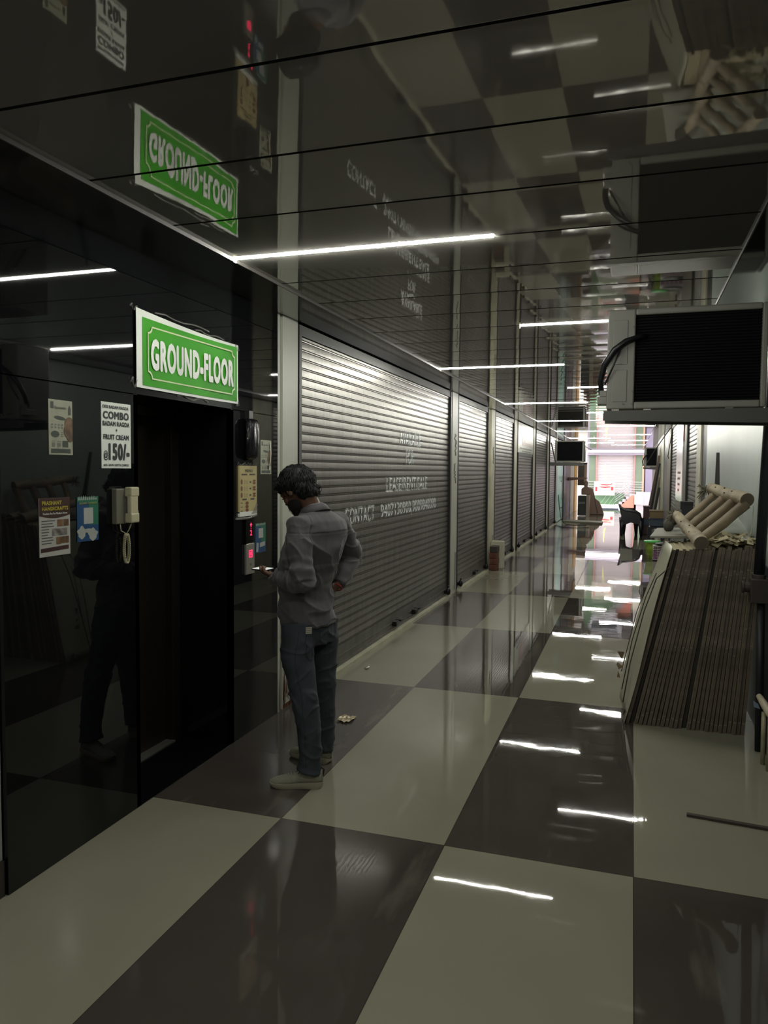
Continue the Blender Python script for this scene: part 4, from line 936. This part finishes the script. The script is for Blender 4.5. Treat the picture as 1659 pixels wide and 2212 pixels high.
for zz in (.62, .74, .86, .98, 1.12): mb.tube([(-.10, 40.92, zz), (.55, 40.92, zz)], .014, 6)
mb.build('railing', rl, P_)
S_ = thing('entrance_steps', 'orange sided steps rising to the pink shutter across the street', 'steps', (-.2, 40, -1.45))
mb = MB()
for i in range(6): mb.box(-.95+.17*i, .22, 40.2, 40.88, -.30-.6+.17*i-.3, -.15+.13*i-.0)
mb.box(.22, .9, 40.2, 40.88, -1.45, .62)
mb.build('steps', mat('step_stone', (.42, .38, .40), .6), S_)
MB().prism([(-.60, -.18), (.12, -.18), (.12, .46), (.02, .46)], 'y', 40.17, 40.2).build('side_wall', mat('salmon', (.68, .22, .15), .6), S_)
MB().box(.14, .55, 40.15, 40.2, .0, .45).build('cream_wall', mat('far_cream', (.75, .70, .55), .6), S_)
t = thing('campaign_banner', 'white banner with red marks hung on the far railing', 'banner', (-1.3, 40.7, .75))
MB().box(-1.86, -.83, 40.72, 40.74, .42, 1.13).build('sheet', mat('banner_white', (.80, .78, .66), .6), t)
mb = MB().prism([(-1.64, 1.07), (-1.52, .99), (-1.38, 1.0), (-1.25, .99), (-1.05, 1.0), (-.93, 1.08), (-1.0, .97), (-1.2, .93), (-1.5, .94)], 'y', 40.70, 40.72)
mb.box(-1.80, -1.70, 40.70, 40.72, .62, .85).box(-1.02, -.90, 40.70, 40.72, .68, .86).prism([(-1.62, .87), (-1.5, .82), (-1.3, .80), (-1.05, .84), (-1.05, .89), (-1.3, .87)], 'y', 40.70, 40.72)
mb.build('red_marks', mat('banner_red', (.62, .04, .05), .5), t)
t = thing('pennant_flag', 'narrow yellow flag drooping above the white banner', 'flag', (-1.3, 40.6, 1.1))
MB().tube([(-1.36, 40.86, .5), (-1.36, 40.92, 2.05)], .010, 6).build('pole', rl, t)
MB().prism([(-1.35, 2.03), (-1.32, 2.0), (-1.27, 1.45), (-1.22, 1.24), (-1.30, 1.32), (-1.36, 1.42)], 'y', 40.88, 40.90).build('cloth', mat('flag_yellow', (.75, .72, .28), .6), t)
# white car parked in the lower street
t = thing('car', 'white car in the sunken street, only its roof and windscreen showing', 'car', (-1.1, 37.5, -1.45))
cw = mat('car_white', (.75, .76, .80), .2); gl = mat('car_glass', (.06, .07, .09), .05)
def section(xh, z0_, z1_): return [(-xh, z0_), (-xh, z1_-.12), (-xh+.12, z1_), (xh-.12, z1_), (xh, z1_-.12), (xh, z0_)]
rings = []
for yy, xh, z1_ in ((35.4, .70, -.75), (35.7, .82, -.62), (36.6, .84, -.50), (36.65, .82, -.48), (39.2, .82, -.50), (39.6, .76, -.55)): rings.append([(-1.1+a, yy, b) for a, b in section(xh, -1.2, z1_)])
MB().loft(rings).build('body', cw, t, smooth=True)
rings = []
for yy, xh, z1_ in ((36.5, .72, -.46), (37.1, .62, -.02), (37.6, .62, .045), (38.6, .60, .04), (39.2, .66, -.45)): rings.append([(-1.1+a, yy, b) for a, b in section(xh, -.52, z1_)])
MB().loft(rings).build('cabin', cw, t, smooth=True)
MB().hexa([(-1.76, 36.52, -.44), (-.44, 36.52, -.44), (-.5, 36.54, -.44), (-1.7, 36.54, -.44), (-1.62, 37.0, -.07), (-.58, 37.0, -.07), (-.58, 37.02, -.07), (-1.62, 37.02, -.07)]).build('windscreen', gl, t)
for wx in (-1.86, -.34):
    for wy in (36.1, 39.0): MB().tube([(wx-.09, wy, -1.14), (wx+.09, wy, -1.14)], .31, 18).build('wheel', blackpl, t)

# ================================================================== THE MAN
RT = Vector((-1.62, 3.70, 0)); F = Vector((-.955, .295, 0)); Lf = Vector((-.295, -.955, 0)); UZ = Vector((0, 0, 1))
P = thing('person', 'man in dark grey shirt and jeans standing before the lift, looking down at phone', 'person', RT)
def remeshed(mb, name, m, voxel, smooth_it=4, wr=None, parent=P):
    ob = mb.build('tmp', m, None, origin=RT)
    md = ob.modifiers.new('r', 'REMESH'); md.mode = 'VOXEL'; md.voxel_size = voxel; md.adaptivity = 0
    if smooth_it: ms = ob.modifiers.new('s', 'SMOOTH'); ms.factor = .5; ms.iterations = smooth_it
    bpy.context.view_layer.update()
    me = bpy.data.meshes.new_from_object(ob.evaluated_get(bpy.context.evaluated_depsgraph_get()))
    old = ob.data; bpy.data.objects.remove(ob); bpy.data.meshes.remove(old)
    me.name = name
    if wr:
        nn = [v.normal.copy() for v in me.vertices]
        for v, n_ in zip(me.vertices, nn):
            v.co += n_*wr(v.co+RT, n_)
    me.update()
    for p in me.polygons: p.use_smooth = True
    me.materials.clear(); me.materials.append(m)
    o = bpy.data.objects.new(name, me); COL.objects.link(o); o.parent = parent; return o
skin = mat('skin_brown', (.115, .055, .032), .5); hairm = mat('hair_black', (.005, .005, .006), .55, spec=.3); shirt_m = mat('shirt_dark_grey', (.070, .066, .072), .75, bump=(220, .08), sheen=.2)
jean = mat('jeans_slate', (.036, .045, .056), .8, var=(9, .25), bump=(300, .1)); shoe_m = mat('shoe_beige', (.235, .235, .175), .8, bump=(160, .3, (1, 1, 1))); sole_m = mat('shoe_sole', (.36, .33, .24), .55)
def V(x, y, z): return Vector((x, y, z))
# joints in world space
Hc = V(-1.700, 3.70, 1.538)
hu = (UZ*.82+F*.57).normalized(); hf = (F*.82-UZ*.57).normalized(); hl = hu.cross(hf).normalized()*-1
if hl.dot(Lf) < 0: hl = -hl
Lsh, Lel, Lwr, Lhd = V(-1.625, 3.545, 1.35), V(-1.575, 3.485, 1.085), V(-1.775, 3.615, 1.078), V(-1.845, 3.65, 1.085)
Rsh, Rel, Rwr = V(-1.535, 3.86, 1.35), V(-1.525, 4.03, 1.165), V(-1.535, 3.875, 1.015)
# --- body: one continuous mesh
mb = MB()
mb.ellip(Hc+hu*.02-hf*.008, (hf*.098, hl*.076, hu*.098), 24, 18)
mb.ellip(Hc+hf*.030-hu*.055, (hf*.058, hl*.056, hu*.062), 20, 14)
mb.ellip(Hc+hf*.062-hu*.098, (hf*.026, hl*.026, hu*.022), 12, 10)
mb.ellip(Hc+hf*.085+hu*.018, (hf*.014, hl*.05, hu*.012), 12, 8)      # brow
mb.tube([Hc+hf*.082+hu*.012, Hc+hf*.106-hu*.025, Hc+hf*.098-hu*.034], [.009, .014, .010], 10)
mb.ellip(Hc+hf*.082-hu*.062, (hf*.012, hl*.024, hu*.010), 12, 8)     # mouth
for s in (1, -1):
    mb.ellip(Hc+hl*s*.078-hf*.006-hu*.012, (hf*.016+hl*s*.006, hl*.007, hu*.030), 12, 10)
    mb.ellip(Hc+hf*.080+hl*s*.032+hu*.000, (hf*.010, hl*.013, hu*.008), 10, 8)
    mb.ellip(Hc+hf*.065+hl*s*.038-hu*.025, (hf*.02, hl*.02, hu*.018), 10, 8)
mb.tube([Hc-hf*.035-hu*.03, V(-1.625, 3.71, 1.44), V(-1.60, 3.71, 1.36)], [.054, .056, .07], 16)
mb.tube([V(-1.60, 3.71, 1.38), V(-1.60, 3.70, 1.2), V(-1.64, 3.70, 1.0), V(-1.64, 3.70, .84)], [.085, .10, .095, .10], 16)
mb.tube([V(-1.60, 3.71, 1.33), Lsh, Lel, Lwr], [.06, .042, .034, .024], 12)
mb.tube([V(-1.58, 3.73, 1.33), Rsh, Rel, Rwr], [.06, .042, .034, .024], 12)
LEG = {'L': [V(-1.655, 3.61, .84), V(-1.645, 3.585, .66), V(-1.592, 3.560, .46), V(-1.560, 3.55, .28), V(-1.548, 3.54, .07)],
       'R': [V(-1.605, 3.80, .84), V(-1.605, 3.82, .66), V(-1.605, 3.835, .46), V(-1.605, 3.852, .28), V(-1.612, 3.866, .07)]}
for k_ in 'LR': mb.tube(LEG[k_], [.075, .07, .048, .044, .034], 12)
# hands
def hand(mb, wr_, fwd, palm_n, side, curl, ln=1.0):
    fwd = fwd.normalized(); palm_n = (palm_n-fwd*palm_n.dot(fwd)).normalized(); sd = fwd.cross(palm_n).normalized()*side
    pc_ = wr_+fwd*.045
    mb.ellip(pc_, (fwd*.050, sd*.038, palm_n*.015), 14, 10); mb.tube([wr_-fwd*.03, wr_+fwd*.015], [.024, .024], 12)
    for i_, (off, L_) in enumerate(((-.027, .066), (-.009, .074), (.009, .070), (.026, .056))):
        p0 = wr_+fwd*.080+sd*off; pts = [wr_+fwd*.05+sd*off*.8, p0]; d_ = fwd.copy(); p = p0
        for q in range(3):
            a = curl*(.5+.5*q); d_ = (d_*math.cos(a)+palm_n*math.sin(a)).normalized() if q == 0 else (d_*math.cos(curl)+(palm_n-d_*palm_n.dot(d_)).normalized()*math.sin(curl)).normalized()
            p = p+d_*L_*(.42, .32, .26)[q]*ln; pts.append(p.copy())
        mb.tube(pts, [.009, .0088, .0082, .0076, .0062], 8)
    t0 = wr_+fwd*.02-sd*.026; mb.tube([t0, t0+fwd*.03-sd*.022+palm_n*.010, t0+fwd*.055-sd*.020+palm_n*.026, t0+fwd*.075-sd*.006+palm_n*.032], [.012, .0115, .010, .008], 8)
hd = (Lhd-Lwr).normalized()
hand(mb, Lwr+hd*.008, hd, V(.1, .2, 1), 1, .42, .9)
# right hand rests on the hip, fingers forward round the waist
hand(mb, Rwr+V(-.004, -.012, -.010), V(-.25, -.75, -.28), V(-.9, -.2, .1), -1, .35, .9)
remeshed(mb, 'body', skin, .0045, 2)
# --- eyes
mb = MB()
for s in (1, -1): mb.ellip(Hc+hf*.090+hl*s*.032-hu*.001, (hf*.004, hl*.011, hu*.003), 8, 6)
mb.build('eyelashes', hairm, P)
# --- beard along the jaw
mb = MB(); mb.ellip(Hc+hf*.034-hu*.066, (hf*.060, hl*.060, hu*.056), 20, 14).ellip(Hc+hf*.064-hu*.103, (hf*.031, hl*.031, hu*.026), 14, 10)
def cutb(mb, keep):
    v2 = mb.v; mb.f, mb.m = map(list, zip(*[(f, m_) for f, m_ in zip(mb.f, mb.m) if keep(sum((Vector(v2[i]) for i in f), Vector())/len(f))])); return mb
cutb(mb, lambda c: (c-Hc).dot(hu) < -.045 and not ((c-Hc).dot(hf) > .082 and (c-Hc).dot(hu) > -.072) or ((c-Hc).dot(hf) < .045 and (c-Hc).dot(hu) < -.015 and (c-Hc).dot(hf) > .0))
rb2 = random.Random(12)
for i in range(700):
    th = rb2.uniform(0, 2*math.pi); ph = math.acos(rb2.uniform(-1, 1)); n_ = hf*math.cos(th)*math.sin(ph)+hl*math.sin(th)*math.sin(ph)+hu*math.cos(ph)
    c = Hc+hf*.034-hu*.066+(hf*n_.dot(hf)*.060+hl*n_.dot(hl)*.060+hu*n_.dot(hu)*.056)*.985
    a_, b_ = (c-Hc).dot(hf), (c-Hc).dot(hu)
    if b_ > -.008+rb2.uniform(-.03, .008) or a_ < -.012+rb2.uniform(-.01, .02) or (a_ > .078 and b_ > -.066): continue
    mb.tube([c, c+n_*.004-hu*.005, c+n_*.004-hu*.012], [.0013, .0010, .0003], 3, caps=False)
mb.build('beard', mat('beard_black', (.012, .009, .008), .85, bump=(260, .2)), P, smooth='all', fix=False)
# --- hair: cap plus locks
mb = MB(); mb.ellip(Hc+hu*.033-hf*.010, (hf*.111, hl*.089, hu*.100), 40, 30)
mb.ellip(Hc-hf*.052-hu*.030, (hf*.052, hl*.074, hu*.070), 30, 20)
def keep_hair(c):
    r = c-Hc; a, b_, l_ = r.dot(hf), r.dot(hu), abs(r.dot(hl))
    if b_ > .040: return True
    if a > .060: return b_ > .030
    if a > -.028 and b_ < (.014 if a > .02 else -.022): return False      # around the ear and sideburn
    return b_ > -.088
cutb(mb, keep_hair)
vs = []
for v in mb.v:
    r = Vector(v)-Hc; vs.append(tuple(Vector(v)+r.normalized()*.012*noise.noise(r*28)+r.normalized()*.006*noise.noise(r*80)))
mb.v = vs
rh = random.Random(4)
for i in range(2600):
    th = rh.uniform(0, 2*math.pi); ph = math.acos(rh.uniform(-.65, 1)); n_ = hf*math.cos(th)*math.sin(ph)+hl*math.sin(th)*math.sin(ph)+hu*math.cos(ph)
    base = Hc+hu*.033-hf*.010+(hf*n_.dot(hf)*.111+hl*n_.dot(hl)*.089+hu*n_.dot(hu)*.100)*.97
    if i % 3 == 0:
        base = Hc-hf*.052-hu*.030+(hf*n_.dot(hf)*.052+hl*n_.dot(hl)*.074+hu*n_.dot(hu)*.070)*.97
    if not keep_hair(base): continue
    # locks fall away from the crown
    crown = (hu*.85-hf*.5).normalized(); tang = (n_-crown*n_.dot(crown)); tang = (tang-n_*tang.dot(n_)); tang = tang.normalized() if tang.length > .05 else hf
    tang = (tang+Vector((rh.uniform(-.4, .4), rh.uniform(-.4, .4), rh.uniform(-.4, .2)))).normalized(); ll = rh.uniform(.025, .05)
    p1 = base+tang*ll*.5+n_*.003; p2 = base+tang*ll-n_*(ll*ll*4.5)+n_*(rh.uniform(0, .010) if i % 6 == 0 else 0)-UZ*.004
    mb.tube([base, p1, p2], [.0034, .0028, .0006], 4, caps=False)
mb.build('hair', hairm, P, smooth='all', fix=False)
# --- shirt
def ring(c, hd_, hw, n=24, pw=2.3):
    out = []
    for k_ in range(n):
        a = 2*math.pi*k_/n; ca, sa = math.cos(a), math.sin(a); q = (abs(ca)**pw+abs(sa)**pw)**(-1/pw); out.append(c+F*ca*q*hd_+Lf*sa*q*hw)
    return out
mb = MB()
TOR = [(.822, -1.637, .122, .164), (.86, -1.643, .122, .163), (.95, -1.654, .115, .157), (1.04, -1.650, .113, .158), (1.14, -1.628, .120, .175), (1.24, -1.600, .126, .190), (1.32, -1.585, .118, .192), (1.375, -1.580, .098, .165), (1.41, -1.588, .078, .10), (1.435, -1.60, .062, .068)]
mb.loft([ring(V(x_, 3.70+.01*(z_ > 1.3), z_), d_, w_) for z_, x_, d_, w_ in TOR])
mb.tube([V(-1.60, 3.69, 1.33), Lsh, Lsh.lerp(Lel, .5)+V(.004, 0, 0), Lel+V(.012, -.004, -.006)], [.085, .068, .060, .054], 18)
mb.ellip(Lel+V(.008, 0, -.004), ((.054, 0, 0), (0, .05, 0), (0, 0, .054)))
mb.tube([Lel, Lel.lerp(Lwr, .5)+V(0, 0, -.008), Lwr+V(.0, 0, -.004)], [.054, .049, .037], 18)
mb.tube([Lwr.lerp(Lel, .16), Lwr-(Lel-Lwr).normalized()*.012], [.040, .039], 18)
mb.tube([V(-1.57, 3.74, 1.33), Rsh, Rsh.lerp(Rel, .5)+V(.01, 0, 0), Rel+V(.012, .006, 0)], [.085, .070, .060, .054], 18)
mb.ellip(Rel+V(.006, .0, 0), ((.052, 0, 0), (0, .05, 0), (0, 0, .052)))
mb.tube([Rel, Rel.lerp(Rwr, .5)+V(.006, 0, -.002), Rwr+V(0, .006, .006)], [.054, .049, .038], 18)
mb.tube([Rwr.lerp(Rel, .18), Rwr-(Rel-Rwr).normalized()*.0], [.041, .041], 18)
def wr_shirt(p, n_):
    q = Vector((p.x*5, p.y*5, p.z*14)); w1 = noise.noise(q)*.0075
    # diagonal drag folds towards the waist, radiating folds at the elbow
    q2 = p-RT; dg = q2.z*1.0+q2.x*1.2-q2.y*.4; w2 = (abs(math.sin(dg*26+2.2*noise.noise(p*6)))**3)*.007*(1 if .84 < p.z < 1.15 else .35)
    e = (p-Lel).length; w3 = .006*math.sin(e*110+3*noise.noise(p*9))*max(0, 1-e/.16)
    e = (p-Rel).length; w4 = .007*math.sin(e*95+3*noise.noise(p*9))*max(0, 1-e/.17)
    # sharp pulled creases: armpits to waist, and across the small of the back
    rid = lambda v: max(0, 1-abs(v)*5.5)**2
    c1 = rid(noise.noise(Vector((p.x*3.2+p.z*4.2, p.y*3.2, p.z*2.2-p.x*3))))*.010
    c2 = rid(noise.noise(Vector((p.x*5-4, p.y*5+2, p.z*9+p.x*7))))*.0065
    fac = .35 if p.z > 1.30 else 1
    yoke = -.0022 if (n_.dot(F) < .25 and abs(p.z-(1.318+.02*abs((p-RT).dot(Lf)))) < .0035) else 0
    return w1*.8+w2+w3*1.3+w4*1.3+(c1+c2)*fac+yoke+noise.noise(p*22)*.0018
shirt_o = remeshed(mb, 'shirt', shirt_m, .0048, 6, wr_shirt)
# collar: folded band open at the front
mb = MB(); n = 26; cN = V(-1.612, 3.71, 1.432); ax_u = (UZ*.93+F*.36).normalized(); ax_f = (F*.93-UZ*.36).normalized()
rows = []
for r_, h_ in ((.060, -.012), (.057, .020), (.059, .027), (.068, .016), (.083, -.018)):
    rows.append([cN+(ax_f*math.cos(a)*1.08+Lf*math.sin(a))*r_+ax_u*(h_+(.012*(1-math.cos(a))*-.4)) for a in [R2(32+296*i/n) for i in range(n+1)]])
vs = [p for r_ in rows for p in r_]; w_ = n+1
mb.add(vs, [(i*w_+j, i*w_+j+1, (i+1)*w_+j+1, (i+1)*w_+j) for i in range(len(rows)-1) for j in range(n)])
o = mb.build('collar', shirt_m, shirt_o, smooth='all', fix=False); o.modifiers.new('thick', 'SOLIDIFY').thickness = .003
# back yoke seam and centre pleat as thin stitched lines
# --- jeans
mb = MB()
mb.loft([ring(V(-1.636, 3.70, z_), d_, w_) for z_, d_, w_ in ((.72, .105, .150), (.78, .114, .156), (.85, .108, .150), (.90, .092, .135))])
for k_, sg_ in (('L', 1), ('R', -1)):
    j = LEG[k_]; mb.tube([j[0], j[1], j[1].lerp(j[2], .6), j[2], j[3], j[3].lerp(j[4], .55), j[4]+V(-.006, 0, .045), j[4]+V(-.012, -.002, .012)], [(.100, .090), (.093, .086), .074, .069, .063, .058, .060, .066], 20)
def wr_j(p, n_):
    k_ = max(0, 1-abs(p.z-.50)/.16); an = max(0, 1-abs(p.z-.14)/.12); cr = max(0, 1-abs(p.z-.74)/.10)
    rid = lambda v: max(0, 1-abs(v)*5)**2
    tw = p.x*9 if p.y < 3.7 else -p.x*9
    c1 = rid(noise.noise(Vector((p.x*4, p.y*4, p.z*11+tw*.5))))*.0085*(.35+k_+.9*an+.5*cr)
    c2 = rid(noise.noise(Vector((p.x*6+5, p.y*6, p.z*8-tw*.7))))*.006*(.4+.8*k_+.5*cr)
    return c1+c2+.0035*noise.noise(p*9)+.0014*noise.noise(p*24)
jeans_o = remeshed(mb, 'jeans', jean, .006, 4, wr_j)
c_ = V(-1.560, 3.5325, .822)
mb = MB(); nrm = V(.50, -.80, .05).normalized(); u_ = V(.85, .53, 0).normalized(); v_ = nrm.cross(u_)
if v_.z < 0: v_ = -v_
c0 = c_+nrm*.006
for q in range(4): mb.add([c0+u_*a*.016+v_*(b_*.0035+(.0135-q*.009)) for a, b_ in ((-1, -1), (1, -1), (1, 1), (-1, 1))], [(0, 1, 2, 3)])
mb.build('label_patch', mat('patch_pale', (.42, .40, .34), .6), jeans_o, fix=False)
# --- seams laid on the cloth
from mathutils.bvhtree import BVHTree
def seam(ob, pts, name, m, r=.0009, off=.0006, parent=None):
    me = ob.data; bt = BVHTree.FromPolygons([v.co+RT for v in me.vertices], [tuple(p.vertices) for p in me.polygons]); out = []
    for a, b in zip(pts, pts[1:]):
        for i in range(8):
            q = a.lerp(b, i/8); h = bt.find_nearest(q)
            if h[0]: out.append(h[0]+h[1]*off)
    h = bt.find_nearest(pts[-1]); out.append(h[0]+h[1]*off)
    MB().tube(out, r, 5).build(name, m, parent or ob, smooth='all')
seam_m = mat('seam_dark', (.016, .016, .019), .9)
seam(jeans_o, [V(-1.60, 3.50, .82), V(-1.615, 3.48, .66), V(-1.575, 3.48, .46), V(-1.555, 3.47, .28), V(-1.548, 3.47, .12)], 'side_seam', seam_m)
seam(jeans_o, [V(-1.545, 3.52, .80), V(-1.55, 3.51, .70), V(-1.52, 3.53, .665), V(-1.47, 3.57, .68), V(-1.465, 3.60, .80)], 'pocket_seam', seam_m)
seam(shirt_o, [V(-1.40, 3.80, 1.31), V(-1.43, 3.77, 1.2), V(-1.46, 3.78, 1.05), V(-1.48, 3.78, .9)], 'back_pleat', seam_m, .0008)
seam(shirt_o, [V(-1.60, 3.60, 1.42), V(-1.56, 3.56, 1.38), V(-1.53, 3.52, 1.32), V(-1.52, 3.53, 1.25)], 'armhole_seam', seam_m, .0008)
seam(shirt_o, [V(-1.53, 3.52, 1.325), V(-1.45, 3.62, 1.33), V(-1.42, 3.74, 1.335), V(-1.44, 3.86, 1.33)], 'yoke_seam', seam_m, .0008)
seam(shirt_o, [V(-1.62, 3.42, .845), V(-1.50, 3.5, .842), V(-1.42, 3.65, .838), V(-1.42, 3.8, .838)], 'hem_seam', seam_m, .0007)
# --- shoes
def shoe(heel, toe, grp):
    ax = (toe-heel); Ls = ax.length; ax.normalize(); sd = ax.cross(UZ).normalized()
    def wid(s): return .030+.013*math.sin(math.pi*min(1, s*1.02))+.006*math.sin(math.pi*max(0, s-.35)/.65) if s > 0 else .02
    S = [0, .03, .08, .18, .32, .48, .62, .75, .86, .94, .985, 1.0]
    Wd = [.012, .026, .034, .036, .035, .038, .044, .046, .042, .033, .020, .007]
    Tz = [.030, .034, .036, .036, .034, .032, .030, .028, .027, .027, .028, .030]
    Bz = [.014, .004, 0, 0, .001, .001, 0, 0, .002, .007, .013, .018]
    rings = []
    for s, w2, tz, bz in zip(S, Wd, Tz, Bz):
        c = heel+ax*Ls*s; hw = w2+.004
        rings.append([c+sd*hw*a+UZ*b for a, b in ((-1, tz), (-1.02, (tz+bz)/2), (-.86, bz), (.86, bz), (1.02, (tz+bz)/2), (1, tz))])
    r_sole = rings; rings = []
    Hh = [.070, .092, .098, .100, .092, .078, .066, .057, .049, .041, .033, .030]
    for s, w2, tz, hh in zip(S, Wd, Tz, Hh):
        c = heel+ax*Ls*s; rg = []
        for i in range(13):
            a = math.pi*i/12; rg.append(c+sd*w2*math.cos(a)+UZ*(tz-.004+(hh-tz+.004)*math.sin(a)**.8))
        rings.append(rg)
    up_ = MB().loft(rings).build('shoe', shoe_m, P, smooth='all')
    MB().loft(r_sole).build('sole', sole_m, up_, smooth=True)
    mb = MB()
    for i in range(6):
        s = .36+.055*i; c = heel+ax*Ls*s; hh = .092-(s-.32)*.092
        mb.tube([c-sd*.024+UZ*(hh-.010), c+UZ*(hh+.004)+ax*.006, c+sd*.024+UZ*(hh-.010)], .0028, 6)
    c = heel+ax*Ls*.36; mb.tube([c+UZ*.092, c+sd*.02+UZ*.104+ax*.01, c+sd*.034+UZ*.088+ax*.02, c+sd*.012+UZ*.094], .0026, 6).tube([c+UZ*.092, c-sd*.02+UZ*.104+ax*.01, c-sd*.036+UZ*.086+ax*.03], .0026, 6)
    mb.build('laces', mat('lace_beige', (.32, .31, .24), .7), up_, smooth='all')
    MB().tube([heel+UZ*.06, heel-ax*.006+UZ*.095, heel+ax*.008+UZ*.105], .005, 6).build('heel_tab', mat('tab_maroon', (.03, .012, .015), .6), up_)
shoe(V(-1.487, 3.556, 0), V(-1.752, 3.478, 0), 'L')
shoe(V(-1.568, 3.862, 0), V(-1.838, 3.915, 0), 'R')
# --- red thread on the wrist
pts = []; axw = (Rwr-Rel).normalized(); s1_ = axw.cross(UZ).normalized(); s2_ = s1_.cross(axw)
for i in range(17): a = 2*math.pi*i/16; pts.append(Rwr+axw*.022+(s1_*math.cos(a)+s2_*math.sin(a))*.030)
MB().tube(pts, .004, 6).build('wrist_thread', mat('thread_red', (.30, .02, .015), .6), P, smooth='all')
# --- the phone in his left hand
t = thing('smartphone', 'smartphone with lit screen held in the left hand of the man', 'phone', (-1.9, 3.68, 1.09))
fw = V(-.88, .34, -.02).normalized(); sdp = V(-.34, -.88, -.0).normalized(); upn = (fw.cross(sdp)*-1).normalized()
if upn.z < 0: upn = -upn
tl = (upn+V(.0, -.10, 0)).normalized(); sdp = fw.cross(tl).normalized(); upn = sdp.cross(fw).normalized()
if upn.z < 0: upn = -upn
pcn = V(-1.900, 3.686, 1.103)
def slab(c, a, b, h, ha, hb, hh): return [c+a*x*ha+b*y*hb+h*z*hh for z in (-1, 1) for x, y in ((-1, -1), (1, -1), (1, 1), (-1, 1))]
ph_ = MB().hexa(slab(pcn, fw, sdp, upn, .060, .031, .004)).build('case', blackpl, t, bevel=.003)
MB().hexa(slab(pcn+upn*.0046, fw, sdp, upn, .056, .027, .0004)).build('screen', mat('phone_screen', (.3, .3, .3), .2, emit=(.95, 1, .92), es=.65), ph_)
